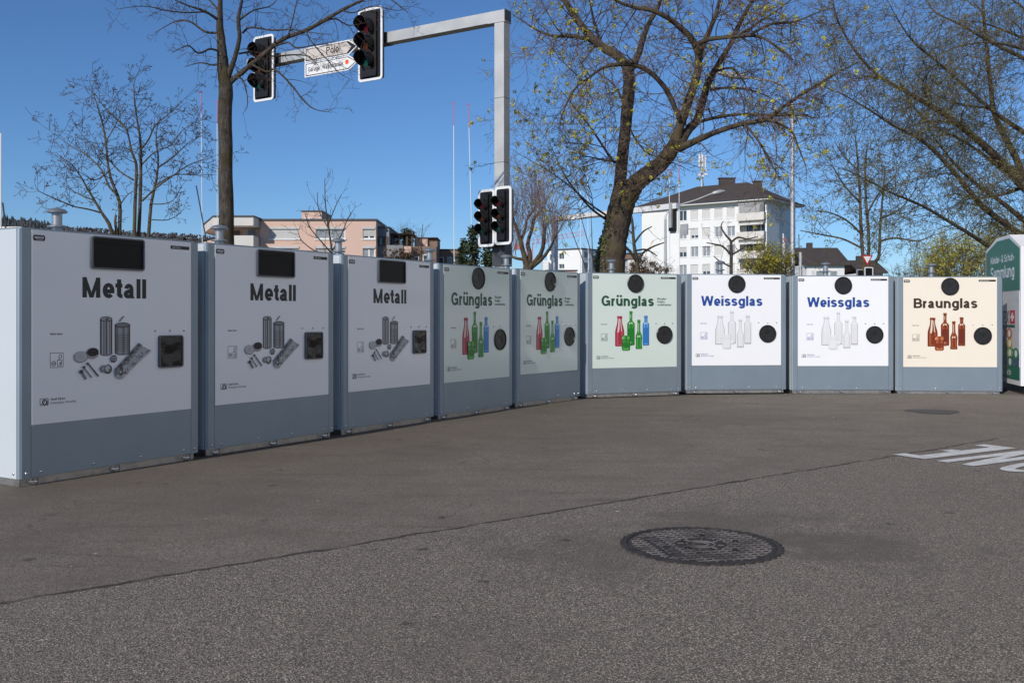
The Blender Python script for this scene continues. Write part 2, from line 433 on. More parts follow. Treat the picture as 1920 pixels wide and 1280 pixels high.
    tint = n.new('ShaderNodeMix'); tint.data_type = 'RGBA'; tint.blend_type = 'MULTIPLY'; tint.clamp_result = False; tint.inputs[0].default_value = 1; tint.inputs[7].default_value = (1.46, 1.32, 1.14, 1); l.new(col, tint.inputs[6]); col = tint.outputs[2]
    l.new(col, b.inputs['Base Color'])
    b.inputs['Roughness'].default_value = .82; b.inputs['Specular IOR Level'].default_value = .35
    bh = mth('ADD', mth('MULTIPLY', vor.outputs['Distance'], -.9), mth('MULTIPLY', noise(220, 2), .6))
    bp = n.new('ShaderNodeBump'); bp.inputs['Distance'].default_value = .004
    l.new(mth('SUBTRACT', .75, mth('MULTIPLY', old, .42)), bp.inputs['Strength'])
    l.new(bh, bp.inputs['Height']); l.new(bp.outputs[0], b.inputs['Normal'])
    return m
M['asphalt'] = ground_material()
g = MB()
g.quad((-60, -30, 0), (60, -30, 0), (60, 24, 0), (-60, 24, 0))
setting(g.build('asphalt_ground', M['asphalt']))
M['grass'] = mat('grass_ground', (.045, .075, .02), .9, noise=(2.0, (.10, .09, .04), .35, .65), bump=(30, .5, .03))
g = MB(); g.quad((-3500, -1500, -.16), (3500, -1500, -.16), (3500, 4000, -.16), (-3500, 4000, -.16))
setting(g.build('ground', M['grass']))
M['concrete'] = mat('concrete', (.36, .35, .33), .85, noise=(6, (.26, .25, .24), .4, .7), bump=(50, .15, .004))
g = MB(); g.box(-60, 60, 24.0, 24.2, -.2, .02); setting(g.build('kerb', M['concrete']))
M['tarmac'] = mat('road_tarmac', (.07, .067, .065), .85, noise=(60, (.11, .105, .10), .3, .7))
g = MB(); g.quad((-200, 36, -.14), (200, 36, -.14), (200, 52, -.14), (-200, 52, -.14)); setting(g.build('road', M['tarmac']))

# a repaired patch of asphalt and painted letters
M['patch'] = mat('fresh_asphalt', (.052, .045, .040), .85, noise=(30, (.085, .075, .067), .35, .65))
c = ground(1742, 771.5)
g = MB(); pts = []
for i in range(28):
    q = 2 * math.pi * i / 28; k = 1 + .10 * math.sin(3 * q + .4) + .05 * math.sin(7 * q)
    pts.append((c.x + .31 * k * math.cos(q) + .05, c.y + .30 * k * math.sin(q), .004))
g.poly(pts); setting(g.build('asphalt_patch', M['patch']))
M['road_white'] = mat('worn_road_paint', (.62, .61, .58), .7, noise=(9, (.50, .49, .46), .42, .62), bump=(120, .3, .002))
def road_word():
    A = Vector((3.336, 7.81)); B = Vector((4.416, 8.457))
    u = (A - B).normalized(); v = Vector((u.y, -u.x))          # up and reading direction of the painted letters
    v = -v if v.dot(Vector((-.49, .87))) < 0 else v
    Hh = (A - B).length
    def P(a, b, h=.005):                                       # a along the word measured from the stem of the E, b up from the baseline
        q = B + v * a + u * b; return (q.x, q.y, h)
    out = []
    e = MB(); t = .150; tv = .15
    e.poly([P(0, 0), P(.30, 0), P(.30, tv), P(t, tv), P(t, Hh / 2 - tv / 2), P(.24, Hh / 2 - tv / 2), P(.24, Hh / 2 + tv / 2), P(t, Hh / 2 + tv / 2), P(t, Hh - tv), P(.30, Hh - tv), P(.30, Hh), P(0, Hh)])
    out.append(e)
    e = MB(); a0, a1 = -.43, -.11
    e.poly([P(a0, 0), P(a0 + .10, 0), P(a0 + .10, Hh * .60), P(a1 - .10, 0), P(a1, 0), P(a1, Hh), P(a1 - .10, Hh), P(a1 - .10, Hh * .40), P(a0 + .10, Hh), P(a0, Hh)])
    out.append(e)
    e = MB(); c0 = -.70; n = 28
    o = [(c0 + .17 * math.copysign(abs(math.cos(q)) ** .8, math.cos(q)), Hh / 2 + Hh / 2 * math.copysign(abs(math.sin(q)) ** .8, math.sin(q))) for q in [2 * math.pi * i / n for i in range(n)]]
    i_ = [(c0 + .075 * math.copysign(abs(math.cos(q)) ** .8, math.cos(q)), Hh / 2 + (Hh / 2 - .13) * math.copysign(abs(math.sin(q)) ** .8, math.sin(q))) for q in [2 * math.pi * i / n for i in range(n)]]
    for k in range(n):
        j = (k + 1) % n
        e.quad(P(*o[k]), P(*o[j]), P(*i_[j]), P(*i_[k]))
    out.append(e)
    e = MB(); a0 = -1.29
    e.poly([P(a0, 0), P(a0 + .31, 0), P(a0 + .31, tv), P(a0 + .12, tv), P(a0 + .31, Hh - tv), P(a0 + .31, Hh), P(a0, Hh), P(a0, Hh - tv), P(a0 + .19, Hh - tv), P(a0, tv)])
    out.append(e)
    mb = MB()
    for e in out: mb.add(e.v, e.f)
    return mb
setting(road_word().build('road_marking', M['road_white']))

# bits of litter and grit on the asphalt
M['grit'] = mat('pale_grit', (.42, .39, .35), .8)
M['leaf_dry'] = mat('dry_leaf', (.16, .10, .05), .8)
g = MB(); r2 = random.Random(3)
for px_, py_, s_ in [(386, 973, .011), (179, 1038, .013), (134, 1062, .008), (588, 770, .010), (596, 939, .013), (1060, 970, .012), (1158, 959, .022), (790, 880, .012), (1022, 779, .022), (1030, 789, .014), (1563, 782, .025)] + [(r2.uniform(30, 1850), r2.uniform(770, 1100), r2.uniform(.002, .005)) for _ in range(60)]:
    if py_ < 905 - (px_ * .14) and px_ < 1000: continue
    p = ground(px_, py_); q = r2.uniform(0, 3)
    pts = [Vector((p.x + s_ * r2.uniform(.6, 1) * math.cos(q + k * 1.05), p.y + s_ * r2.uniform(.5, .9) * math.sin(q + k * 1.05), .003)) for k in range(6)]
    top = Vector((p.x, p.y, .003 + s_ * .12))
    for k in range(6): g.add([tuple(pts[k]), tuple(pts[(k + 1) % 6]), tuple(top)], [(0, 1, 2)])
tag(g.build('grit', M['grit']), 'pale crumbs of grit and paper scattered on the asphalt', 'litter', kind='stuff')

# ------------------------------------------------------------------ manhole
def manhole():
    c = ground(1314, 1022); a = R(-77.6)
    root = thing('manhole_cover', (c.x, c.y, 0), a, 'round cast iron manhole cover with a gridded top set in the asphalt', 'manhole cover')
    M['iron'] = mat('cast_iron', (.034, .030, .028), .75, 0, .3, noise=(14, (.060, .050, .044), .4, .7), bump=(90, .25, .002))
    M['iron_worn'] = mat('worn_iron', (.19, .170, .158), .6, 0, .4, noise=(6, (.075, .066, .060), .38, .62))
    M['iron_hole'] = mat('pick_hole', (.004, .004, .004), .9)
    fr = MB(); n = 132
    o = []
    for i in range(n):
        k = .407 if (i % 3) else .392
        o.append((k * math.cos(2 * math.pi * i / n), k * math.sin(2 * math.pi * i / n)))
    inn = circ(0, 0, .372, n)
    fr.ring(o, inn, -.02, .007, XY); fr.build('frame', M['iron'], root)
    cv = MB(); cv.prism(circ(0, 0, .368, 96), -.02, .005, XY); cover = cv.build('cover', M['iron'], root)
    gr = MB(); h0, h1 = .005, .0095
    def clip(x, half): return math.sqrt(max(0, .352 ** 2 - x * x))
    def bar(x0, y0, x1, y1, t):
        d = Vector((x1 - x0, y1 - y0)); L = d.length
        if L < .01: return
        d /= L; q = Vector((-d.y, d.x)) * t / 2
        gr.prism([(x0 - q.x, y0 - q.y), (x1 - q.x, y1 - q.y), (x1 + q.x, y1 + q.y), (x0 + q.x, y0 + q.y)], h0, h1, XY)
    step = .042
    def free(x, y): return math.hypot(x, y) > .128 and not (-.250 < y < -.165 and abs(x) < .205) and math.hypot(x, y) < .350
    for k in range(-9, 9):
        for sg in (0, 1):
            run = None; c_ = (k + .5) * step
            for q in range(-72, 74):
                t_ = q * .005; ok = free(t_, c_) if sg else free(c_, t_)
                if ok and run is None: run = t_
                if not ok and run is not None:
                    if t_ - run > .02: bar(*((run, c_, t_ - .005, c_) if sg else (c_, run, c_, t_ - .005)), .0052 if sg else .0042)
                    run = None
    for r_ in (.045, .075): gr.ring(circ(0, 0, r_, 40), circ(0, 0, r_ - .008, 40), h0, h1, XY)
    for k in range(8):
        q = R(45 * k + 20); bar(.085 * math.cos(q), .085 * math.sin(q), .115 * math.cos(q), .115 * math.sin(q), .008)
    gr.build('grid', M['iron_worn'], cover)
    lt = MB(); text(lt, 'VONROLL', -.17, -.232, .058, lambda a_, b_, h: (a_, b_, h), .2, width=.34, off=.008); lt.build('lettering', M['iron_worn'], cover)
    for k in range(11):
        ph = MB(); q = R(72 * k + 10) if k < 5 else R(60 * k + 35); rr, hr, ht = (.105, .017, .0062) if k < 5 else (.195, .014, .0105)
        ph.prism(circ(rr * math.cos(q), rr * math.sin(q), hr, 14), .004, ht, XY); ph.build('pick_hole', M['iron_hole'], cover)
manhole()

# ------------------------------------------------------------------ recycling containers
W2 = .77; DP = .70; Z0 = .055; HB = 1.70
yf = -DP
def fr(off):                                    # surface of the front: a = 0..1.54 from the left, b = height above the body's foot
    return lambda a, b, h: (a - W2, yf - off - h, Z0 + b)
def capsule_profile(): return [(.0, .0)]
def vent_profile():
    return [(.040, 0), (.040, .095), (.072, .098), (.074, .108), (.042, .118), (.038, .118), (.038, .205), (.075, .212), (.077, .222), (.060, .238), (.025, .248), (.001, .249)]
def bottle_profile(z0, z1, hw, nk, zs0, zs1, flare=0.0):
    """(height, half width) pairs from foot to lip"""
    H_ = z1 - z0
    prof = [(hw * .84, 0), (hw * .96, .012 * H_), (hw, .035 * H_)]
    if flare: prof += [(hw, .07 * H_), (hw * (1 - flare), .15 * H_), (hw * (1 - flare), .28 * H_), (hw * .99, .36 * H_)]
    prof += [(hw, zs0 * H_)]
    for i in range(1, 8):
        t = i / 7; k = (1 - math.cos(math.pi * t)) / 2
        prof.append((hw + (nk - hw) * k, (zs0 + (zs1 - zs0) * t) * H_))
    prof += [(nk * .95, .93 * H_), (nk * 1.14, .936 * H_), (nk * 1.14, .985 * H_), (nk * 1.0, H_)]
    return [(z0 + b, a) for a, b in prof]
def flat(mb, pts, h, m): mb.poly([fr(.0)(a, b, h) for a, b in pts], m)
PH = .0085                                      # the poster's face stands this far in front of the body
BANDS = [(-1, -.88, 0), (-.88, -.72, 1), (-.72, -.60, 2), (-.60, -.42, 3), (-.42, -.05, 2), (-.05, .22, 1), (.22, .48, 2), (.48, .60, 3), (.60, .76, 2), (.76, .89, 1), (.89, 1, 0)]
def bottles(parent, mats):
    """the printed picture of four bottles and a mug; mats: five sets of (edge, deep, body, light, glint)"""
    mb = MB(); h = [PH + .0006]; ml = [m for tr in mats for m in tr]; n5 = 5
    def layer(pts, k): h[0] += .0002; flat(mb, pts, h[0], k)
    def banded(c, prof, base, bands=BANDS):
        h[0] += .0002
        for u0, u1, k in bands:
            for (za, ra), (zb, rb) in zip(prof[:-1], prof[1:]):
                flat(mb, [(c + ra * u0, za), (c + ra * u1, za), (c + rb * u1, zb), (c + rb * u0, zb)], h[0], base + k)
    specs = [(.517, .666, 1.098, .073, .036, .44, .86, 0), (.697, .68, 1.168, .060, .022, .62, .74, 0), (.824, .626, 1.045, .052, .022, .40, .66, .09), (.937, .678, 1.105, .051, .024, .71, .80, 0)]
    for i, (c, z0, z1, hw, nk, s0, s1, fl) in enumerate(specs):
        b = n5 * i; Hh = z1 - z0; prof = bottle_profile(z0, z1, hw, nk, s0, s1, fl)
        banded(c, prof, b)
        zsh = z0 + Hh * s0
        layer([(c - hw * .80, z0 + Hh * .06), (c + hw * .80, z0 + Hh * .06), (c + hw * .78, z0 + Hh * (s0 - .12)), (c - hw * .78, z0 + Hh * (s0 - .12))][::1], b + 1) if i in (1, 3) else None
        layer([(c - hw * .88, z0 + .004), (c + hw * .88, z0 + .004), (c + hw * .93, z0 + .014), (c - hw * .93, z0 + .014)], b + 0)
        layer([(c - hw * .66, z0 + .014), (c + hw * .66, z0 + .014), (c + hw * .55, z0 + .021), (c - hw * .55, z0 + .021)], b + 3)
        if i == 0:
            layer([(c - .036, zsh + .012), (c - .016, z1 - .035), (c + .002, z1 - .035), (c - .004, zsh + .055), (c - .016, zsh + .006)], b + 4)
            layer([(c + .010, z1 - .05), (c + .020, z1 - .05), (c + .034, zsh + .02), (c + .022, zsh + .03)], b + 4)
        else:
            layer([(c - hw * .52, zsh - .004), (c - hw * .46, zsh + .018), (c - hw * .12, zsh + .028), (c - hw * .16, zsh + .002)], b + 4)
            layer([(c + hw * .02, zsh + .004), (c + hw * .06, zsh + .028), (c + hw * .44, zsh + .018), (c + hw * .40, zsh)], b + 4)
            layer([(c - nk * .30, zsh + Hh * .17), (c - nk * .34, z1 - .05), (c - nk * .02, z1 - .05), (c - nk * .02, zsh + Hh * .17)], b + 4)
        layer([(c - nk * 1.14, z1 - .033), (c + nk * 1.14, z1 - .033), (c + nk * 1.14, z1 - .026), (c - nk * 1.14, z1 - .026)], b + 0)
    c, z0, z1, hw = .613, .608, .82, .066; b = n5 * 4
    ho = circ(c + hw + .020, z0 + .105, .037, 20); layer(ho, b); layer(circ(c + hw + .020, z0 + .105, .030, 20), b + 2); layer(circ(c + hw + .018, z0 + .103, .018, 16), b + 1); layer(circ(c + hw + .012, z0 + .110, .007, 10), b + 4)
    banded(c, [(z0, hw * .74), (z0 + .010, hw * .90), (z0 + .026, hw * .97), (z0 + .10, hw), (z1 - .07, hw * .95), (z1 - .062, hw * 1.02), (z1 - .012, hw * 1.02), (z1, hw * .96)], b)
    layer([(c - hw * .82, z0 + .045), (c + hw * .80, z0 + .045), (c + hw * .80, z1 - .10), (c - hw * .82, z1 - .10)], b + 1)
    layer([(c - hw, z1 - .068), (c + hw, z1 - .068), (c + hw, z1 - .060), (c - hw, z1 - .060)], b)
    for a0, a1 in ((-.92, -.62), (-.40, -.22), (.30, .44), (.62, .90)): layer([(c + hw * a0, z1 - .055), (c + hw * a1, z1 - .055), (c + hw * a1, z1 - .014), (c + hw * a0, z1 - .014)], b + 3)
    layer([(c - hw * .90, z1 - .052), (c - hw * .78, z1 - .018), (c - hw * .66, z1 - .018), (c - hw * .76, z1 - .052)], b + 4)
    layer([(c - hw * .7, z0 + .018), (c - hw * .5, z0 + .010), (c + hw * .5, z0 + .010), (c + hw * .7, z0 + .018), (c + hw * .6, z0 + .026), (c - hw * .6, z0 + .026)], b + 3)
    mb.build('illustration', ml, parent)
def tins(parent, K):
    """the printed picture of cans, lids, screws and a tube, in greys"""
    mb = MB(); h = [PH + .0006]
    def layer(pts, k): h[0] += .00022; flat(mb, pts, h[0], k)
    def can(x0, x1, z0, z1, ribs):
        c = (x0 + x1) / 2; hw = (x1 - x0) / 2
        body = [(x0, z0 + .012)] + [(c + hw * math.cos(R(q)), z0 + .014 + .016 * math.sin(R(q))) for q in range(190, 360, 17)] + [(x1, z1 - .012), (x0, z1 - .012)]
        layer(body, 1)
        for a, b, k in (((-1, -.82, 0), (-.66, -.50, 3), (-.28, -.10, 2), (.02, .12, 0), (.20, .42, 3), (.55, .72, 2), (.84, 1, 0)) if not ribs else ((-1, -.86, 0), (-.55, -.05, 2), (.30, .62, 2), (.86, 1, 0))):
            layer([(c + hw * a, z0 + .010 + .004 * abs(a)), (c + hw * b, z0 + .010), (c + hw * b, z1 - .02), (c + hw * a, z1 - .02)], k)
        if ribs:
            for i in range(10): layer([(x0 + .004, z0 + .03 + i * .0135), (x1 - .004, z0 + .03 + i * .0135), (x1 - .004, z0 + .033 + i * .0135), (x0 + .004, z0 + .033 + i * .0135)], 0)
        layer(circ(c, z1 - .016, hw, 26, .020), 0); layer(circ(c, z1 - .015, hw * .86, 26, .014), 2 if not ribs else 1)
    can(.617, .720, .814, 1.100, False); can(.741, .873, .816, 1.055, True)
    layer([(.655, 1.078), (.668, 1.092), (.69, 1.09), (.68, 1.076)], 0)
    layer([(.772, 1.066), (.812, 1.108), (.822, 1.104), (.782, 1.062)], 1)
    layer(circ(.553, .836, .050, 26, .040), 0); layer(circ(.557, .846, .045, 26, .030), 4); layer([(.507, .828), (.52, .803), (.55, .795), (.585, .803), (.6, .83), (.57, .815), (.53, .815)], 2)
    layer(circ(.458, .813, .055, 28, .040), 1); layer(circ(.458, .815, .050, 28, .036), 3); layer(circ(.458, .816, .030, 22, .020), 5)
    layer(circ(.728, .790, .029, 22, .027), 0); layer(rrect(.702, .754, .777, .806, .01), 2); layer(rrect(.704, .752, .788, .794, .002), 0)
    layer(circ(.640, .720, .028, 18, .026), 1); layer(circ(.640, .722, .016, 14, .014), 2); layer(circ(.680, .716, .032, 18, .034), 0); layer(circ(.676, .720, .022, 14, .024), 3); layer(circ(.690, .706, .010, 12, .012), 1)
    layer([(.455, .700), (.470, .712), (.505, .655), (.490, .648)], 1); layer(circ(.459, .708, .017, 12, .014), 0)
    layer([(.478, .730), (.486, .736), (.548, .665), (.538, .658)], 1); layer([(.466, .742), (.478, .724), (.492, .735), (.486, .752)], 0)
    layer([(.510, .760), (.518, .766), (.602, .672), (.594, .664)], 0); layer(circ(.510, .764, .010, 10, .010), 0)
    r5 = random.Random(4); nl, nw = 22, 9; e0, e1 = (Vector((.770, .676)), Vector((.998, .868)))
    ax = (e1 - e0); pn = Vector((-ax.y, ax.x)).normalized()
    def tp(i, j):
        t = i / nl; u = j / nw * 2 - 1; wd = .050 * (1 - .12 * t) + (.018 * t * t)
        p = e0 + ax * t + pn * (u * wd) + (Vector((r5.uniform(-1, 1), r5.uniform(-1, 1))) * .0035 if 0 < j < nw and 0 < i < nl else Vector((0, 0)))
        if i == nl: p += ax.normalized() * (.03 * -u)
        if i == 0: p -= ax.normalized() * (.030 * (1 - u * u))
        return (p.x, p.y)
    G = [[tp(i, j) for j in range(nw + 1)] for i in range(nl + 1)]; h[0] += .0003
    for i in range(nl):
        for j in range(nw):
            u = (j + .5) / nw * 2 - 1; v = .55 - .35 * u + .28 * math.sin(5 * u + 1.5) + r5.gauss(0, .20) + (.25 * math.sin(i * 1.7) if i < 4 else 0)
            k = 0 if v < .12 else 1 if v < .42 else 2 if v < .72 else 3 if v < .95 else 5
            flat(mb, [G[i][j], G[i + 1][j], G[i + 1][j + 1], G[i][j + 1]], h[0], k)
    layer(circ(.786, .686, .020, 16, .024), 0); layer(circ(.783, .690, .010, 12, .012), 3)
    mb.build('illustration', K, parent)
def pr(n, c): return mat('print_' + n, c, .35)
greys = [pr('charcoal', (.055, .055, .058)), pr('mid_grey', (.20, .20, .205)), pr('light_grey', (.36, .36, .37)), pr('pale_grey', (.50, .50, .51)), pr('soot', (.010, .010, .011)), pr('silver_grey', (.45, .45, .46))]
def glass(n, e, d, b, l, g): return tuple(pr(n + '_' + k, c) for k, c in (('edge', e), ('deep', d), ('body', b), ('light', l), ('glint', g)))
gl_red = glass('red', (.20, .008, .022), (.36, .022, .05), (.45, .035, .07), (.60, .12, .16), (.80, .62, .60))
gl_grn = glass('green', (.012, .13, .015), (.010, .20, .018), (.022, .27, .028), (.09, .42, .07), (.62, .78, .56))
gl_grn2 = glass('bottle_green', (.010, .14, .016), (.012, .19, .020), (.025, .27, .028), (.12, .45, .09), (.52, .72, .42))
gl_blu = glass('blue', (.010, .09, .32), (.020, .20, .55), (.045, .30, .68), (.18, .48, .78), (.58, .74, .88))
gl_brn = glass('amber', (.12, .018, .006), (.16, .022, .007), (.26, .045, .011), (.42, .11, .03), (.80, .66, .52))
gl_brn2 = glass('cola', (.17, .028, .008), (.22, .035, .009), (.33, .070, .016), (.52, .19, .07), (.80, .55, .35))
gl_clr = glass('clear', (.36, .35, .35), (.74, .74, .75), (.78, .78, .79), (.70, .70, .71), (.83, .83, .84))
gl_clr2 = glass('faint', (.66, .66, .67), (.78, .78, .79), (.80, .80, .81), (.74, .74, .75), (.83, .83, .84))
SETS = {'green': [gl_red, gl_grn, gl_grn, gl_blu, gl_grn2], 'white': [gl_clr, gl_clr, gl_clr, gl_clr, gl_clr2], 'brown': [gl_brn, gl_brn, gl_brn, gl_brn, gl_brn2]}

# parts all containers share are meshed once
def dome(r, hgt):
    mb = MB(); mb.lathe([(r, 0), (r * .92, hgt * .45), (r * .6, hgt * .85), (.0005, hgt)], 12, lambda a, b, h: (a, -h, b), cap0=False)
    return mb
shared = {}
def part(key, parent, loc, make):
    if key not in shared:
        shared[key] = make(); o = shared[key]; o.parent = parent
    else:
        o = copy_obj(shared[key], parent)
    o.location = loc
    return o
def mk_latch():
    mb = MB()
    mb.box(-.034, .034, -.007, .0, .004, .048); mb.box(-.008, .008, -.022, -.007, .012, .050)
    mb.tube([Vector((-.05, -.014, .030)), Vector((.0, -.018, .026)), Vector((.02, -.014, .026))], .007, 8)
    mb.box(.018, .024, -.026, -.007, .004, .052)
    mb.lathe([(.011, 0), (.011, .010), (.005, .012)], 8, lambda a, b, h: (a - .016, -.007 - h, b + .018))
    return mb.build('latch', M['steel'])
def mk_hole():
    rim = MB()
    rim.lathe([(.131, 0), (.131, .012), (.126, .017), (.117, .017), (.112, .010), (.112, .0)], 48, lambda a, b, h: (a, -h, b), cap0=False, cap1=False)
    rim.prism(circ(0, 0, .115, 48), .0003, .002, FRONT)
    return rim.build('insertion_hole', M['black'], smooth=True)
def mk_flaps(seed):
    r3 = random.Random(seed); fl = MB(); n = 8
    cc = (r3.uniform(-.012, .012), r3.uniform(-.012, .012))
    for k in range(n):
        a0 = 2 * math.pi * k / n + .015; a1 = 2 * math.pi * (k + 1) / n - .015
        dip = r3.uniform(-.004, .012)
        tip = (cc[0] + .008 * math.cos((a0 + a1) / 2), .001 - 0.004 - dip * .2, cc[1] + .008 * math.sin((a0 + a1) / 2))
        pts = [(.113 * math.cos(a0 + (a1 - a0) * i / 4), -.008, .113 * math.sin(a0 + (a1 - a0) * i / 4)) for i in range(5)]
        mid = [((p[0] + tip[0]) / 2, -.007 - dip * .35, (p[2] + tip[2]) / 2) for p in pts]
        for i in range(4):
            fl.quad(pts[i], pts[i + 1], mid[i + 1], mid[i]); fl.add([mid[i], mid[i + 1], tip], [(0, 1, 2)])
    return fl
def container(ct, t, z, kind, label):
    """ct: centre of the front's foot line in plan; t: direction of the front"""
    cx, cy = ct
    loc = (cx - math.sin(t) * DP, cy + math.cos(t) * DP, z - Z0)
    root = thing('recycling_container', loc, t, label, 'recycling container', 'recycling containers standing in a curved row')
    film = {'metal': 'white_film', 'green': 'green_film', 'white': 'white_film', 'brown': 'cream_film'}[kind]
    def mk_body():
        mb = MB(); mb.prism(rrect(-W2, W2, -DP, DP, .022, 4), Z0, Z0 + HB, XY)
        return mb.build('body', M['paint'], smooth=True)
    body = part('body', root, (0, 0, 0), mk_body)
    def mk_roof():
        mb = MB(); mb.ring(rrect(-W2 + .02, W2 - .02, -DP + .02, DP - .02, .02, 3), rrect(-W2 + .05, W2 - .05, -DP + .05, DP - .05, .02, 3), Z0 + HB, Z0 + HB + .012, XY)
        return mb.build('roof_edge', M['paint'])
    part('roof_edge', root, (0, 0, 0), mk_roof)
    def mk_door():
        mb = MB(); mb.box(.0865 - W2, 1.4535 - W2, yf - .0045, yf, Z0 + .004, Z0 + HB - .001)
        return mb.build('door', M['paint'])
    door = part('door', root, (0, 0, 0), mk_door)
    def mk_seal():
        mb = MB(); mb.box(-.0015, .0015, yf - .0025, yf, Z0 + .004, Z0 + HB - .001)
        return mb.build('door_seal', M['seal'])
    for a in (.085, 1.455): part('seal', root, (a - W2, 0, 0), mk_seal)
    pale = True
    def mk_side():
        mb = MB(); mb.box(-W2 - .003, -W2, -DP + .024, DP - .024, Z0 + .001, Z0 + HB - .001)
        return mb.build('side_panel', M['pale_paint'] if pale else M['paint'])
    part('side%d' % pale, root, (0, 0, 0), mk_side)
    def mk_post(a0, a1):
        def f():
            mb = MB(); mb.box(a0 - W2, a1 - W2, yf - .0045, yf, Z0, Z0 + HB)
            return mb.build('corner_post', M['paint'])
        return f
    part('post_a', root, (0, 0, 0), mk_post(.018, .0835)); part('post_b', root, (0, 0, 0), mk_post(1.4565, 1.522))
    def mk_poster():
        mb = MB(); mb.box(.089 - W2, 1.451 - W2, yf - PH, yf - .0045, Z0 + .361, Z0 + HB - .003)
        return mb.build('poster', M[film])
    poster = part('poster_' + film, root, (0, 0, 0), mk_poster)
    def mk_base():
        mb = MB()
        mb.box(-W2 + .01, W2 - .045, yf + .014, yf + .05, .004, Z0); mb.box(-W2 + .01, W2 - .045, DP - .05, DP - .014, .004, Z0)
        for sx in (-W2 + .01, W2 - .081): mb.box(sx, sx + .036, yf + .05, DP - .05, .004, Z0)
        return mb.build('base_frame', M['alu'])
    part('base', root, (0, 0, 0), mk_base)
    for a in (.115, .765, 1.425): part('latch', root, (a - W2, yf + .014, 0), mk_latch)
    def mk_bolt(): return dome(.0105, .0075).build('bolt', M['steel'], smooth='all')
    for a, b in ((.052, .034), (.157, .034), (.564, .036), (.970, .036), (1.379, .036), (1.487, .036)):
        part('bolt', root, (a - W2, yf - .0045, Z0 + b), mk_bolt)
    for a in (1.104, 1.243, 1.380): part('bolt', root, (a - W2, yf - PH, Z0 + .992), mk_bolt)
    o = part('bolt', root, (-W2 - .003, yf + .055, Z0 + .034), mk_bolt); o.rotation_euler = (0, 0, R(-90))
    # filling openings
    if kind == 'metal':
        def mk_flap(x0, x1, z0, z1, nm, inner):
            def f():
                mb = MB(); mb.ring(rrect(x0 - W2, x1 - W2, z0, z1, .022), rrect(x0 + .012 - W2, x1 - .012 - W2, z0 + .012, z1 - .012, .014), 0, .018, FRONT)
                fr_ = mb.build(nm, M['frame_grey'])
                return fr_
            return f
        o1 = part('slot', root, (0, yf - PH, Z0), mk_flap(.541, .995, 1.449, 1.688, 'insertion_slot', None))
        def mk_slot_flap():
            mb = MB(); mb.prism(rrect(.553 - W2, .983 - W2, 1.461, 1.676, .014), 0, .006, FRONT)
            mb.prism(rrect(.556 - W2, .980 - W2, 1.640, 1.672, .008), .006, .011, FRONT)
            return mb.build('flap', M['black_gloss'])
        part('slot_flap', o1, (0, 0, 0), mk_slot_flap)
        o2 = part('lower', root, (0, yf - PH, Z0), mk_flap(1.130, 1.362, .703, .956, 'lower_opening', None))
        def mk_curtain():
            mb = MB(); nx, nz = 10, 22
            for i in range(nx):
                for j in range(nz):
                    def p(i_, j_):
                        a = i_ / nx; b = j_ / nz
                        return (1.142 + .208 * a - W2, -.013 - .006 * math.sin(b * 9 + 1.3 * math.sin(a * 4)) * math.sin(math.pi * a) , .715 + .229 * b)
                    mb.quad(p(i, j), p(i + 1, j), p(i + 1, j + 1), p(i, j + 1))
            return mb.build('curtain', M['smoked'], smooth='all')
        part('curtain', o2, (0, 0, 0), mk_curtain)
    else:
        for k, (a, b) in enumerate(((.770, 1.562), (1.2425, .827))):
            o1 = part('hole', root, (a - W2, yf - PH, Z0 + b), mk_hole)
            key = 'flaps%d' % ((container.n + k * 2) % 5)
            part(key, o1, (0, 0, 0), lambda: mk_flaps(container.n * 3 + k + 5).build('rubber_flaps', M['rubber']))
    # printing
    word, ink, wd, x0 = {'metal': ('Metall', 'ink_black', .566, .461), 'green': ('Grünglas', 'ink_green', .855, .221), 'white': ('Weissglas', 'ink_blue', .942, .228), 'brown': ('Braunglas', 'ink_brown', .945, .228)}[kind]
    def mk_title():
        mb = MB(); text(mb, word, x0, 1.240, .147, fr(PH), .25, width=wd, off=.0006)
        if kind == 'green':
            for i, s in enumerate(('Blauglas', 'Rotglas', 'undefinierbar')): text(mb, s, 1.125, 1.333 - i * .043, .029, fr(PH), .2, off=.0006, width=(.150, .125, .238)[i])
        return mb.build('lettering', M[ink])
    part('title_' + kind, root, (0, 0, 0), mk_title)
    def mk_small():
        mb = MB(); f = fr(PH)
        text(mb, 'Stadt Zürich', .226, .519, .0165, f, .2, width=.112, off=.0006)
        text(mb, 'Entsorgung + Recycling', .226, .494, .0155, f, .13, width=.198, off=.0006)
        return mb.build('caption', M[ink if kind != 'green' else 'ink_black'])
    part('small_' + kind, root, (0, 0, 0), mk_small)
    def mk_mehr():
        mb = MB(); text(mb, 'Mehr Infos', .222, .974, .0150, fr(PH), .19, width=.098, off=.0006)
        return mb.build('caption', M[ink if kind != 'green' else 'ink_black'])
    part('mehr_' + kind, root, (0, 0, 0), mk_mehr)
    def mk_icon():
        mb = MB()
        def P(a, b, h): return fr(PH)(a, b, h)
        mb.ring(rrect(.222, .324, .745, .850, .004, 2), rrect(.2255, .3205, .7485, .8465, .003, 2), .0002, .0006, P)
        mb.ring(circ(.250, .774, .018, 20), circ(.250, .774, .013, 20), .0002, .0006, P); mb.prism(rrect(.241, .259, .770, .778, .002, 2), .0002, .0006, P)
        mb.ring(rrect(.276, .312, .756, .800, .006, 3), rrect(.280, .308, .760, .796, .004, 3), .0002, .0006, P)
        mb.ring(circ(.300, .824, .012, 18, .016), circ(.300, .824, .008, 18, .012), .0002, .0006, P)
        mb.prism([(.285, .800), (.290, .800), (.298, .812), (.293, .812)], .0002, .0006, P)
        mb.prism(rrect(.296, .304, .764, .784, .002, 2), .0002, .0006, P)
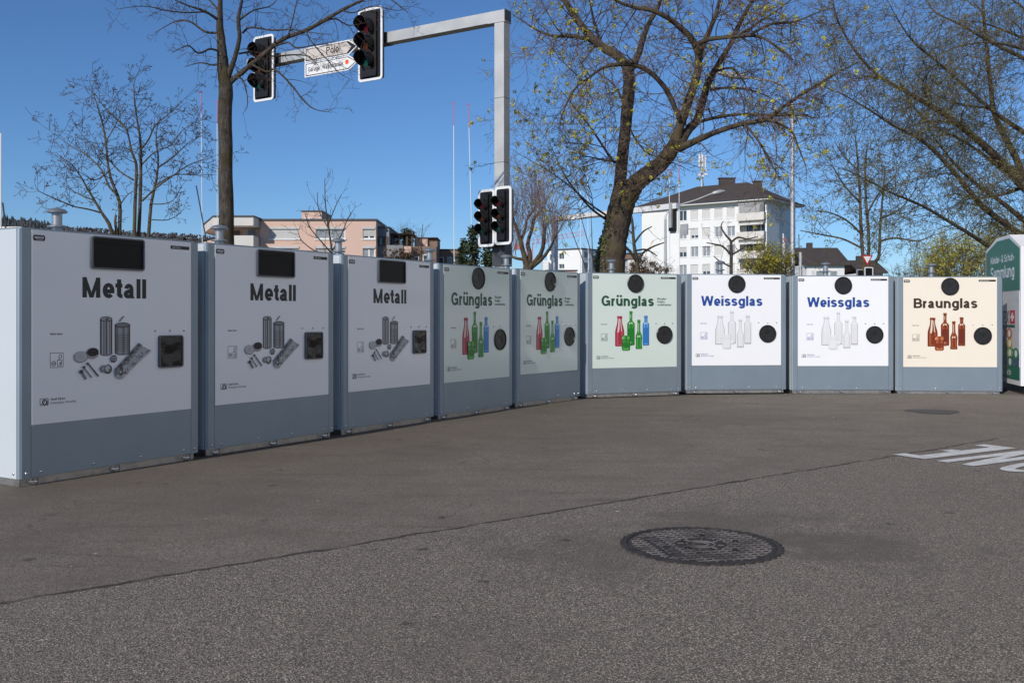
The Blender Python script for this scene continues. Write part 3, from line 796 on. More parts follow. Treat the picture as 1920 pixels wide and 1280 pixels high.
        return mb.build('pictogram', M[ink if kind != 'green' else 'ink_black'])
    part('icon_' + kind, root, (0, 0, 0), mk_icon)
    def mk_logo():
        mb = MB()
        def P(a, b, h): return fr(PH)(a, b, h)
        mb.ring(rrect(.146, .211, .487, .537, .010, 3), rrect(.150, .207, .491, .533, .008, 3), .0002, .0006, P)
        mb.ring(circ(.181, .511, .018, 18, .020), circ(.181, .511, .012, 18, .014), .0002, .0006, P)
        for a in (.154, .165): mb.prism([(a, .494), (a + .006, .494), (a + .030, .530), (a + .024, .530)], .0002, .0006, P)
        mb.prism([(.192, .494), (.204, .494), (.204, .530)], .0002, .0006, P)
        return mb.build('city_emblem', M['ink_black' if kind == 'metal' else 'ink_grey'])
    part('logo_' + ('m' if kind == 'metal' else 'g'), root, (0, 0, 0), mk_logo)
    def mk_badge():
        mb = MB(); f = fr(PH)
        mb.prism([(.097, 1.634), (.104, 1.624), (.178, 1.624), (.185, 1.634), (.185, 1.654), (.178, 1.664), (.104, 1.664), (.097, 1.654)], .0, .002, f)
        o = mb.build('maker_badge', M['black'])
        return o
    bd = part('badge', root, (0, 0, 0), mk_badge)
    def mk_badge_print():
        mb = MB(); f = fr(PH); r4 = random.Random(9)
        x = .108
        while x < .174:
            wv = r4.choice((.004, .006, .007)); mb.prism(rrect(x, x + wv, 1.641, 1.653, .001, 1), .0022, .0028, f); x += wv + .003
        mb.prism(rrect(.115, .167, 1.632, 1.635, .001, 1), .0022, .0028, f)
        return mb.build('badge_print', M['ink_white'])
    part('badge_print', bd, (0, 0, 0), mk_badge_print)
    def mk_strip():
        mb = MB(); mb.prism(rrect(1.186 if kind != 'metal' else 1.250, 1.432, 1.635, 1.662, .003, 2), .0, .0015, fr(PH))
        return mb.build('name_strip', M['black'])
    st = part('strip_' + kind, root, (0, 0, 0), mk_strip)
    def mk_strip_text():
        mb = MB(); tx = {'metal': 'METALL', 'green': 'GRÜNGLAS', 'white': 'WEISSGLAS', 'brown': 'BRAUNGLAS'}[kind]
        text(mb, tx, 1.200 if kind != 'metal' else 1.266, 1.6425, .0120, fr(PH), .17, width=.088 if kind == 'metal' else .135, off=.0018, track=.08)
        return mb.build('strip_lettering', M['ink_white'])
    part('striptext_' + kind, st, (0, 0, 0), mk_strip_text)
    if 'ill_' + kind not in shared:
        (tins(root, greys) if kind == 'metal' else bottles(root, SETS[kind]))
        shared['ill_' + kind] = [o for o in root.children if o.name.startswith('illustration')][0]
    else: copy_obj(shared['ill_' + kind], root)
    def mk_vent():
        mb = MB(); mb.lathe(vent_profile(), 28, lambda a, b, h: (a, b, h + Z0 + HB), cap0=False, cap1=False)
        return mb.build('roof_vent', M['vent_alu'], smooth=True)
    part('vent', root, (-.02, 0, 0), mk_vent)
    container.n += 1
    return root
container.n = 0
CONT = [((-2.942, 7.194), 1.031, .053, 'metal', 'large grey Metall bin with a pale sunlit side wall, nearest and first of the row'),
        ((-2.114, 8.608), 1.012, .056, 'metal', 'grey Metall bin with a white poster, between the two other Metall bins'),
        ((-1.262, 10.063), 1.028, .052, 'metal', 'grey Metall bin standing next to the first Grünglas bin'),
        ((-.409, 11.475), 1.003, .045, 'green', 'shaded Grünglas bin beside the last of the Metall bins'),
        ((.500, 12.839), .943, .055, 'green', 'shaded Grünglas bin between its two green poster neighbours'),
        ((1.766, 13.846), .371, .064, 'green', 'sunlit Grünglas bin with a bright pale green poster'),
        ((3.327, 14.308), .105, .072, 'white', 'Weissglas bin with blue lettering, beside the sunlit Grünglas bin'),
        ((4.950, 14.439), .019, .056, 'white', 'Weissglas bin with blue lettering, beside the cream Braunglas bin'),
        ((6.544, 14.430), -.070, .040, 'brown', 'Braunglas bin with a cream poster and brown bottles, last of the row')]
for c_ in CONT: container(*c_)
# ------------------------------------------------------------------ clothes bank at the right end of the row
M['bank_white'] = mat('white_bin_paint', (.80, .79, .78), .4, noise=(1.4, (.72, .70, .68), .45, .75))
M['bank_green'] = mat('bin_green', (.008, .155, .088), .35, noise=(3, (.009, .135, .078), .4, .7))
M['bank_grey'] = mat('bin_light_grey', (.62, .62, .64), .35, noise=(9, (.52, .52, .54), .55, .70))
M['bank_navy'] = mat('print_navy', (.02, .05, .10), .4, noise=(26, (.12, .20, .28), .45, .60))
M['ink_red'] = mat('print_flag_red', (.50, .015, .03), .4)
def clothes_bank():
    near = Vector((7.51, 14.25)); far = Vector((7.95, 16.2))
    d = (far - near); Lw = d.length; ang = math.atan2(d.y, d.x)
    # local x runs along the printed side from the near corner to the far one; local y points away from the viewer's left
    root = thing('clothes_bank', (near.x, near.y, 0), ang, 'white clothes and shoe collection bank with green printed side, behind the Braunglas bin', 'clothes bank')
    prof = [(0, .13), (Lw, .13), (Lw, 2.24), (Lw * .66, 2.41), (Lw * .30, 2.41), (0, 2.19)]
    def side(a, b, h): return (a, h, b)             # outline on the printed side, h towards +local y (outwards)
    mb = MB(); mb.prism(prof, -1.5, 0, side); mb.build('body', M['bank_white'], root)
    mb = MB(); mb.box(.08, Lw - .08, -1.45, -.06, 0, .13); mb.build('plinth', M['black'], root)
    e = .05
    zb = 1.55
    def P(a0, b0): return (Lw - a0, b0)             # a0 measured from the far end, as one reads
    mb = MB(); mb.prism([P(e, zb), P(Lw - e, zb + .0), P(Lw - e, 2.165), P(Lw * .70, 2.355), P(Lw * .36, 2.355), P(e, 2.205)], .0, .006, side); green = mb.build('green_panel', M['bank_green'], root)
    mb = MB(); mb.prism([P(e, .40), P(Lw - e, .40), P(Lw - e, zb - .01), P(e, zb - .01)], .0, .006, side); grey = mb.build('grey_panel', M['bank_grey'], root)
    mb = MB(); mb.prism([P(e, .21), P(Lw - e, .21), P(Lw - e, .395), P(e, .395)], .0, .006, side); mb.build('green_strip', M['bank_green'], root)
    mb = MB(); mb.prism([P(e, .40), P(Lw - e, .40), P(Lw - e, .60), P(1.25, .74), P(.95, .98), P(e, .95)], .006, .0075, side); mb.build('printed_cloth', M['bank_navy'], root)
    rd = lambda a, b, h: (Lw - a, h, b)
    mb = MB(); text(mb, 'Kleider- & Schuh-', .34, 2.005, .115, rd, .19, width=1.36, off=.007); mb.build('lettering', M['ink_white'], root)
    mb = MB(); text(mb, 'Sammlung', .34, 1.755, .195, rd, .20, width=1.36, off=.007); mb.build('lettering', M['ink_white'], root)
    mb = MB(); text(mb, 'TEX', 1.03, 1.045, .20, rd, .2, width=.38, off=.007)
    mb.build('maker_lettering', M['ink_green'], root)
    mb = MB(); mb.prism([P(.60, .985), P(1.72, .985), P(1.72, 1.03), P(.60, 1.03)], .006, .0072, side); mb.build('maker_strip', M['ink_green'], root)
    mb = MB(); mb.prism([P(1.45, 1.045), P(1.72, 1.045), P(1.72, 1.25), P(1.45, 1.25)], .006, .0075, side); sh = mb.build('shield', M['ink_red'], root)
    mb = MB(); mb.prism([P(1.555, 1.085), P(1.615, 1.085), P(1.615, 1.21), P(1.555, 1.21)], .0075, .0085, side); mb.prism([P(1.50, 1.127), P(1.67, 1.127), P(1.67, 1.168), P(1.50, 1.168)], .0078, .0088, side); mb.build('cross', M['ink_white'], sh)
    mb = MB(); text(mb, 'tex.ch', 1.02, .265, .085, rd, .2, width=.50, off=.007); mb.build('web_lettering', M['ink_white'], root)
    cols = [(.45, .02, .03), (.52, .16, .04), (.58, .38, .05), (.22, .42, .07), (.015, .20, .09), (.02, .18, .12)]
    for i, (a, b) in enumerate(((1.10, .90), (1.43, .895), (1.45, .745), (1.46, .60), (1.78, .60), (1.47, .465))):
        mb = MB(); mb.prism([(Lw - x_, z_) for x_, z_ in circ(a, b, .155, 24, .085)], .007, .0085, side); o = mb.build('oval_picture', mat('print_oval_%d' % i, cols[i], .4), root)
        mb = MB(); mb.prism([(Lw - x_, z_) for x_, z_ in circ(a, b, .065, 16, .055)], .0085, .0095, side); mb.build('garment_print', M['ink_white'], o)
    # front with its chute, seen edge-on at the frame's right border
    mb = MB(); mb.box(-.03, .0, -1.2, -.12, 1.40, 1.72); mb.build('chute', M['black'], root)
    mb = MB(); mb.box(-.05, -.03, -1.2, -.12, 1.36, 1.40); mb.build('handle', M['steel'], root)
clothes_bank()

# ------------------------------------------------------------------ traffic signals
M['lens_red'] = mat('red_lens', (.085, .003, .012), .2, spec=.8)
M['lens_amber'] = mat('amber_lens', (.075, .018, .005), .2, spec=.8)
M['lens_green'] = mat('green_lens', (.003, .062, .050), .2, spec=.8)
M['signal_black'] = mat('signal_black', (.009, .009, .010), .5, spec=.35)
sig = {}
def signal(loc, rz, wd, ht, lens_r, label, group, key):
    root = thing('traffic_light', loc, rz, label, 'traffic light', group)
    def get(k, fn):
        if (key, k) not in sig: sig[(key, k)] = fn(); sig[(key, k)].parent = root; return sig[(key, k)]
        return copy_obj(sig[(key, k)], root)
    def board():
        mb = MB(); mb.ring(rrect(-wd / 2, wd / 2, -ht / 2, ht / 2, .07, 6), rrect(-wd / 2 + .045, wd / 2 - .045, -ht / 2 + .045, ht / 2 - .045, .035, 6), -.012, .012, FRONT); return mb.build('board_border', M['white_paint'])
    def case():
        mb = MB(); mb.prism(rrect(-wd / 2 + .044, wd / 2 - .044, -ht / 2 + .044, ht / 2 - .044, .036, 6), -.10, .006, FRONT)
        mb.prism(rrect(-wd / 2 + .085, wd / 2 - .12, -ht / 2 + .08, ht / 2 - .075, .03, 5), .006, .055, FRONT)
        return mb.build('casing', M['signal_black'])
    get('board', board); get('case', case)
    step = lens_r * 2 + .055
    xo = -.018
    for i, nm in enumerate(('red', 'amber', 'green')):
        z = step * (1 - i) + .01
        def visor():
            mb = MB(); n = 22; r0 = lens_r + .018; r1 = lens_r + .008; Lv = lens_r * 1.95
            for j in range(n):
                def p(jj, r, front):
                    q = R(-62 + 304.0 * jj / n); f_ = (1 - abs(jj / n - .5) * 2)
                    return (r * math.cos(q), -.055 - (Lv * min(1, .35 + f_ * 1.4) if front else 0), r * math.sin(q))
                for r_ in (r0, r1): mb.quad(p(j, r_, 0), p(j + 1, r_, 0), p(j + 1, r_, 1), p(j, r_, 1))
                mb.quad(p(j, r0, 1), p(j + 1, r0, 1), p(j + 1, r1, 1), p(j, r1, 1))
            mb.ring(circ(0, 0, lens_r + .022, 24), circ(0, 0, lens_r - .004, 24), .05, .064, FRONT)
            return mb.build('visor', M['signal_black'], smooth=True)
        v = get('visor', visor) if i == 0 else copy_obj(sig[(key, 'visor')], root)
        v.location = (xo, 0, z)
        def lens():
            mb = MB(); mb.lathe([(lens_r, .052), (lens_r * .8, .064), (lens_r * .4, .073), (.001, .076)], 22, lambda a, b, h: (a, -h, b), cap0=False); return mb.build('lens', M['lens_' + nm], smooth='all')
        if (key, nm) not in sig: sig[(key, nm)] = lens(); sig[(key, nm)].parent = v
        else: copy_obj(sig[(key, nm)], v)
    return root
GZ = R(-31.5)
def gantry():
    root = thing('signal_gantry', (-.177, 17.3, 0), GZ, 'square grey steel post with a long arm carrying overhead signals', 'signal gantry')
    mb = MB(); mb.box(-.1, .1, -.1, .1, -.15, 6.40); pole = mb.build('pole', M['galv'], root)
    for z in (3.9, 5.05):
        mb = MB(); mb.box(-.102, .102, -.102, .102, z, z + .008); mb.build('weld_seam', M['galv_dark'], pole)
    mb = MB(); mb.box(-.07, .07, -.106, -.1, 1.25, 1.62); mb.build('service_door', M['galv'], pole)
    mb = MB(); mb.box(-6.35, .11, -.1, .1, 6.412, 6.612); mb.build('arm', M['galv'], root)
    mb = MB(); mb.box(-.24, .13, -.11, .11, 6.40, 6.411); mb.build('flange', M['galv'], root)
    for x in (-2.62, -3.15, -5.45, -6.0): pass
    mb = MB(); mb.box(.11, .125, -.103, .103, 6.409, 6.615); mb.build('end_cap', M['galv_dark'], root)
    for x0, x1 in ((-2.95, -2.56), (-5.95, -5.35)):
        mb = MB(); mb.box(x0, x1, -.106, .106, 6.406, 6.618); mb.build('clamp', M['galv_dark'], root)
    mb = MB(); mb.box(-.13, .13, -.125, .125, 2.05, 2.5); mb.build('clamp', M['galv_dark'], root)
gantry()
def along(s, out, z):                     # a point on the arm, s metres from the post, out metres in front of it
    return (-.177 - .8526 * s - .5225 * out, 17.3 + .5225 * s - .8526 * out, z)
signal(along(2.84, .24, 6.385), GZ, .60, 1.40, .135, 'overhead traffic light on the arm, between the arrow signs and the post', 'traffic lights on the steel gantry', 'big')
signal(along(5.70, .24, 6.31), GZ, .58, 1.36, .132, 'overhead traffic light at the outer end of the arm behind twigs', 'traffic lights on the steel gantry', 'outer')
PZ = R(-40)
signal((-.302 - .195 * .766, 17.02 + .195 * .643, 2.90), PZ, .385, 1.02, .082, 'low traffic light on the post, further left of the touching pair', 'traffic lights on the steel gantry', 'small')
signal((-.302 + .195 * .766, 17.02 - .195 * .643, 2.92), PZ, .385, 1.02, .082, 'low traffic light on the post, the one directly before the steel', 'traffic lights on the steel gantry', 'small')

# direction signs
M['sign_cream'] = mat('sign_cream', (.62, .56, .50), .45, noise=(6, (.54, .48, .42), .4, .7))
M['sign_white'] = mat('sign_white', (.80, .79, .76), .4)
M['sign_orange'] = mat('orange_dot', (.80, .12, .03), .4)
def arrow_sign(z, label, face, words, dot):
    root = thing('direction_sign', along(3.93, .16, z), GZ, label, 'direction sign', 'arrow signs on the gantry arm')
    def arrow(w2, h2, tip): return [(-w2, -h2), (w2 - tip, -h2), (w2, 0), (w2 - tip, h2), (-w2, h2)]
    mb = MB(); mb.prism(arrow(.70, .145, .22), -.012, .0, FRONT); mb.build('board', M['sign_white'], root)
    mb = MB(); mb.prism(arrow(.668, .123, .205), .0, .002, FRONT); mb.build('border', M['ink_black'], root)
    mb = MB(); mb.prism(arrow(.646, .108, .195) if dot else [(-.646, -.108), (.42, -.108), (.54, 0), (.42, .108), (-.646, .108)], .002, .004, FRONT); mb.build('face', face, root)
    for t_, x0, wd, cp, zz in words:
        mb = MB(); text(mb, t_, x0, zz, cp, FRONT, .19, width=wd, off=.005); mb.build('lettering', M['ink_black'], root)
    if dot:
        mb = MB(); mb.prism(circ(.43, .020, .048, 20), .004, .006, FRONT); mb.build('dot', M['sign_orange'], root)
    mb = MB(); mb.box(-.30, -.24, -.0, .09, -.12, .12); mb.box(.20, .26, .0, .09, -.12, .12); mb.build('bracket', M['galv_dark'], root)
arrow_sign(6.440, 'cream arrow sign reading Polo, the upper of two on the arm', M['sign_cream'], [('Polo', -.12, .34, .14, -.055)], False)
arrow_sign(6.138, 'white arrow sign with an orange dot, the lower of two on the arm', M['sign_white'], [('Garage', -.60, .32, .095, -.045), ('Walkshauser', -.22, .56, .095, -.04)], True)

# ------------------------------------------------------------------ farther street furniture
def box_pole(name, p, hgt, wd, m): pass
def far_gantry():
    a = Vector((2.12, 48, 0)); b = Vector((7.11, 42.3, 0)); d = (b - a); L = d.length; rz = math.atan2(d.y, d.x)
    root = thing('signal_gantry', a, rz, 'distant pale steel gantry with an arm reaching behind the leaning tree', 'signal gantry')
    M['far_steel'] = mat('pale_steel', (.72, .72, .70), .5, .1)
    mb = MB(); mb.box(-.12, .12, -.12, .12, -.15, 5.85); mb.build('pole', M['far_steel'], root)
    mb = MB(); mb.box(-.14, L + .2, -.12, .12, 5.86, 6.10); mb.build('arm', M['far_steel'], root)
    r2_ = thing('traffic_light', (b.x, b.y + .1, 5.38), rz + R(180), 'distant traffic light seen from its grey back, before the white house', 'traffic light')
    mb = MB(); mb.prism(rrect(-.27, .27, -.58, .58, .06, 5), -.01, .02, FRONT); mb.build('board', M['white_paint'], r2_)
    mb = MB(); mb.prism(rrect(-.17, .17, -.50, .50, .05, 5), -.16, -.01, FRONT); mb.build('casing', M['signal_black'], r2_)
    mb = MB(); mb.box(-.08, .08, -.0, .10, -.05, .8) if False else mb.box(-.07, .07, .16, .26, -.35, .75); mb.build('bracket', M['galv'], r2_)
    s_ = thing('street_sign', (b.x + .42, b.y - .1, 4.95), rz + R(180), 'small grey sign box hanging beside the distant traffic light', 'sign')
    mb = MB(); mb.prism(rrect(-.20, .20, -.24, .24, .03, 3), -.03, .03, FRONT); mb.build('panel', M['galv'], s_)
    mb = MB(); mb.box(-.5, -.20, -.02, .02, -.02, .02); mb.build('bracket', M['galv'], s_)
far_gantry()
M['lamp_grey'] = mat('lamp_post_grey', (.46, .46, .46), .5, .3, noise=(2, (.38, .38, .38), .35, .7))
def street_lamp(Y, x0, ytop, path, head, r, label):
    base = at(x0, YH, Y); base.z = -.14
    root = thing('street_lamp', base, 0, label, 'street lamp', 'street lamps beyond the bins')
    top = at(x0, ytop, Y) - base
    mb = MB(); mb.tube([Vector((0, 0, 0)), Vector((0, 0, 1.2)), Vector((0, 0, 1.25)), Vector((0, 0, top.z))], [r * 1.25, r * 1.25, r, r * .75], 12); mb.build('post', M['lamp_grey'], root, smooth=True)
    pts = [top] + [at(px_, py_, Y) - base for px_, py_ in path]
    mb = MB(); mb.tube(pts, [r * .7] + [r * .5] * (len(pts) - 1), 8); mb.build('arm', M['lamp_grey'], root, smooth=True)
    a, b = [at(px_, py_, Y) - base for px_, py_ in head]
    mb = MB(); d = (b - a)
    mb.tube([a, a + d * .15, a + d * .6, b], [r * .5, r * 1.3, r * 1.5, r * .5], 10); mb.build('lamp_head', M['lamp_grey'], root, smooth=True)
street_lamp(35, 1486, 200, [(1484, 185), (1476, 168), (1462, 157), (1440, 151), (1405, 146)], [(1405, 146), (1345, 137)], .085, 'tall street lamp whose arm reaches into the leaning tree')
street_lamp(60, 1247.5, 412, [(1248, 404), (1252, 397), (1262, 390), (1275, 384), (1305, 375), (1335, 363)], [(1335, 363), (1359, 358)], .10, 'street lamp with a curved arm in front of the white house')
M['pole_white'] = mat('marker_pole_white', (.78, .78, .76), .5)
M['pole_red'] = mat('marker_pole_red', (.62, .10, .13), .5)
PROF = [(2, 250, 250, 2, 24, 'white marker pole at the far edge behind the nearest Metall bin'), (377, 172, 214, 381, 45, 'marker pole with red tip left of the slim tree trunk'), (407, 190, 232, 408, 47, 'marker pole half hidden by the slim tree trunk'),
        (850.5, 193, 236, 852, 45, 'straight marker pole with red tip, left of the leaning one'), (878, 196, 240, 890, 46, 'leaning marker pole with red tip, near the steel gantry'),
        (1255, 318, 330, 1256, 50, 'thin marker pole before the left end of the white house roof'), (1273, 308, 340, 1275, 49, 'red tipped marker pole behind the distant traffic light'),
        (1088, 330, 340, 1089, 52, 'thin marker pole left of the leaning tree trunk, nearer the pollard'), (1102, 318, 330, 1104, 54, 'thin marker pole close beside the leaning tree trunk'), (1471, 448, 455, 1471, 40, 'short marker pole beside the yellow flowering bush')]
for x1, yt, yr, x0, Y, lab in PROF:
    b = at(x0, YH, Y); b.z = -.14; root = thing('marker_pole', b, 0, lab, 'marker pole', 'building outline poles with red tips')
    t = at(x1, yt, Y) - b; mdl = at(x1 + (x0 - x1) * (yr - yt) / (YH - yt), yr, Y) - b
    mb = MB(); mb.tube([Vector((0, 0, 0)), mdl], .018, 6); mb.build('mast', M['pole_white'], root)
    if yr > yt:
        mb = MB(); mb.tube([mdl, t], .017, 6); a_ = Vector((.11, 0, 0)); mb.tube([t - a_, t + a_ * .6], .015, 5); mb.build('red_tip', M['pole_red'], root)
def yield_sign():
    Y = 50; b = at(1626, YH, Y); b.z = -.14
    root = thing('yield_sign', b, R(6), 'red and white triangular give way sign above the second Weissglas bin', 'give way sign')
    mb = MB(); mb.tube([Vector((0, .03, 0)), Vector((0, .03, 3.4))], .035, 8); mb.build('post', M['galv'], root)
    c = at(1626, 485, Y) - b; s_ = .31
    tri = lambda k: [(c.x - s_ * k, c.z + s_ * .58 * k), (c.x, c.z - s_ * 1.15 * k), (c.x + s_ * k, c.z + s_ * .58 * k)]
    mb = MB(); mb.prism(tri(1), -.01, .006, FRONT); mb.build('plate', M['ink_red'], root)
    mb = MB(); mb.prism(tri(.66), .006, .009, FRONT); mb.build('face', M['sign_white'], root)
    Y = 49
    r2_ = thing('traffic_light', at(1629, 521, Y), R(10), 'small traffic light with a white rim under the give way sign', 'traffic light')
    mb = MB(); mb.ring(rrect(-.24, .24, -.55, .55, .06, 4), rrect(-.19, .19, -.50, .50, .04, 4), -.01, .01, FRONT); mb.build('board_border', M['white_paint'], r2_)
    mb = MB(); mb.prism(rrect(-.19, .19, -.50, .50, .04, 4), -.12, .008, FRONT); mb.build('casing', M['signal_black'], r2_)
    mb = MB(); mb.tube([Vector((0, .06, -.5)), Vector((0, .06, -3.3))], .05, 8); mb.build('post', M['galv'], r2_)
    r3_ = thing('traffic_light', at(1612, 522, 50), R(190), 'small traffic light turned away, grey back, beside the give way sign', 'traffic light')
    mb = MB(); mb.prism(rrect(-.19, .19, -.48, .48, .05, 4), -.01, .015, FRONT); mb.build('board', M['galv'], r3_)
    mb = MB(); mb.prism(rrect(-.12, .12, -.42, .42, .04, 4), -.14, -.01, FRONT); mb.build('casing', M['signal_black'], r3_)
    mb = MB(); mb.tube([Vector((0, .06, -.4)), Vector((0, .06, -3.3))], .05, 8); mb.build('post', M['galv'], r3_)
    b = at(1501, YH, 40); b.z = -.14
    r4_ = thing('steel_post', b, 0, 'grey steel post with a thin rod on top beside the street lamp', 'post')
    h = (at(1501, 473, 40) - b).z
    mb = MB(); mb.tube([Vector((0, 0, 0)), Vector((0, 0, h))], .07, 10); mb.build('post', M['galv'], r4_, smooth=True)
    mb = MB(); mb.tube([Vector((-.06, 0, h)), Vector((-.07, 0, h + .75))], .018, 6); mb.build('rod', M['galv_dark'], r4_)
    # dark mast stays
    for x0, y0, x1, y1, Y_, lab in ((385, 440, 368, 348, 30, 'thin dark slanting stay left of the slim tree trunk'), (11, 430, 5, 380, 23, 'thin grey stay bracing the white pole at the far edge')):
        a = at(x0, y0, Y_); e = at(x1, y1, Y_); k = (a.z + .1) / (e.z - a.z); foot = a - (e - a) * k
        mb = MB(); mb.tube([Vector((0, 0, 0)), e - foot], .02, 5); o = mb.build('stay_rod', M['galv_dark']); o.location = foot; tag(o, lab, 'stay')
yield_sign()
def crane():
    Y = 190; b = at(993, YH, Y); b.z = -.15
    root = thing('tower_crane', b, 0, 'red tower crane far behind the pollarded tree', 'crane')
    M['crane_red'] = mat('crane_red', (.50, .16, .16), .6)
    H_ = (at(993, 458, Y) - b).z
    mb = MB()
    for sx in (-.6, .6):
        for sy in (-.6, .6): mb.tube([Vector((sx, sy, 0)), Vector((sx, sy, H_))], .11, 4)
    k = 0
    z = 0
    while z < H_ - 1.4:
        s1 = -.6 if k % 2 else .6
        mb.tube([Vector((s1, -.6, z)), Vector((-s1, -.6, z + 1.4))], .07, 4); mb.tube([Vector((-.6, s1, z)), Vector((-.6, -s1, z + 1.4))], .07, 4); z += 1.4; k += 1
    mb.build('mast', M['crane_red'], root)
    a = at(966, 463, Y) - b; e = at(1098, 440, Y - 8) - b
    mb = MB(); n = 16
    for i in range(n):
        p = a + (e - a) * (i / n); q = a + (e - a) * ((i + 1) / n); up = Vector((0, 0, .75))
        mb.tube([p, q], .055, 4); mb.tube([p + up, q + up], .05, 4); mb.tube([p, q + up], .03, 4); mb.tube([p + up, p], .03, 4)
    mb.build('jib', M['crane_red'], root)
    mb = MB(); mb.box(a.x - .2, a.x + .9, a.y - .5, a.y + .5, a.z - .5, a.z + .5); mb.build('counterweight', M['crane_red'], root)
crane()

# ------------------------------------------------------------------ buildings
M['glass'] = mat('window_glass', (.045, .06, .075), .06, 0, .6)
M['glass_curtain'] = mat('curtained_glass', (.32, .33, .34), .15, 0, .6, noise=(4, (.20, .22, .24), .4, .7))
M['white_wall'] = mat('white_render', (.82, .81, .78), .9, noise=(.35, (.78, .77, .74), .3, .7))
M['white_side'] = M['white_wall']
M['blind'] = mat('roller_blind', (.66, .65, .62), .7)
M['win_frame'] = mat('window_frame_white', (.78, .78, .76), .5)
M['roof_brown'] = mat('brown_roof_tiles', (.055, .043, .036), .8, noise=(1.2, (.075, .058, .048), .3, .7), bump=(9, .3, .05))
M['pink'] = mat('pink_render', (.68, .47, .37), .9, noise=(.5, (.64, .44, .345), .3, .7))
M['pale_concrete'] = mat('pale_concrete', (.70, .66, .60), .85, noise=(.9, (.62, .58, .53), .35, .7))
M['dark_trim'] = mat('dark_metal_trim', (.06, .06, .065), .5)
M['dark_room'] = mat('dark_recess', (.10, .075, .06), .9)
M['wood_dark'] = mat('brown_timber', (.09, .06, .045), .8)
M['awning'] = mat('striped_awning', (.72, .70, .66), .8)
M['rail'] = mat('balcony_rail', (.55, .55, .54), .5, .3)
class Face:
    """a wall plane: o = left foot (Vector), d = unit direction along it; a along, b up, h outwards"""
    def __init__(s, o, d): s.o = o; s.d = d.normalized(); s.n = Vector((s.d.y, -s.d.x, 0))
    def __call__(s, a, b, h): p = s.o + s.d * a + s.n * h; return (p.x, p.y, p.z + b)
    def inv(s, x, y):
        k = (x - CX) / F
        a = (k * s.o.y - s.o.x) / (s.d.x - k * s.d.y); Y = s.o.y + a * s.d.y
        return a, HC + (YH - y) * Y / F - s.o.z
def wall_with_holes(mb, face, w, h, holes, depth, m=0, h0=0.0):
    xs = sorted({0, w} | {q for o in holes for q in o[:2]}); zs = sorted({h0, h} | {q for o in holes for q in o[2:4]})
    for i in range(len(xs) - 1):
        for j in range(len(zs) - 1):
            cx, cz = (xs[i] + xs[i + 1]) / 2, (zs[j] + zs[j + 1]) / 2
            if any(o[0] < cx < o[1] and o[2] < cz < o[3] for o in holes): continue
            mb.quad(face(xs[i], zs[j], 0), face(xs[i + 1], zs[j], 0), face(xs[i + 1], zs[j + 1], 0), face(xs[i], zs[j + 1], 0), m)
    for a0, a1, b0, b1 in [o[:4] for o in holes]:
        for p, q in (((a0, b0), (a1, b0)), ((a1, b0), (a1, b1)), ((a1, b1), (a0, b1)), ((a0, b1), (a0, b0))):
            mb.quad(face(*p, 0), face(*q, 0), face(*q, -depth), face(*p, -depth), m)
def window(root, face, a0, a1, b0, b1, depth, kind, sashes=2):
    fw = .07
    mb = MB(); mb.ring([(a0, b0), (a1, b0), (a1, b1), (a0, b1)], [(a0 + fw, b0 + fw), (a1 - fw, b0 + fw), (a1 - fw, b1 - fw), (a0 + fw, b1 - fw)], -depth, -depth + .06, face)
    for i in range(1, sashes):
        c = a0 + (a1 - a0) * i / sashes; mb.prism([(c - .05, b0 + fw), (c + .05, b0 + fw), (c + .05, b1 - fw), (c - .05, b1 - fw)], -depth, -depth + .06, face)
    mb.prism([(a0 - .08, b0 - .08), (a1 + .08, b0 - .08), (a1 + .08, b0 - .005), (a0 - .08, b0 - .005)], -.02, .07, face)
    wn = mb.build('window', M['win_frame'], root)
    mb = MB(); mb.quad(face(a0, b0, -depth + .02), face(a1, b0, -depth + .02), face(a1, b1, -depth + .02), face(a0, b1, -depth + .02)); mb.build('pane', M['glass_curtain' if kind == 'c' else 'glass'], wn)
    if kind in ('b', 'h', 'q'):
        lo = b0 if kind == 'b' else (b0 + (b1 - b0) * (.30 if kind == 'q' else .5))
        mb = MB(); n = 14
        for i in range(n):
            z0 = lo + (b1 - lo) * i / n; z1 = lo + (b1 - lo) * (i + 1) / n
            mb.prism([(a0 + .02, z0), (a1 - .02, z0), (a1 - .02, z1 - .012), (a0 + .02, z1 - .012)], -depth + .07, -depth + .09 + .006 * (i % 2), face)
        mb.build('roller_blind', M['blind'], wn)

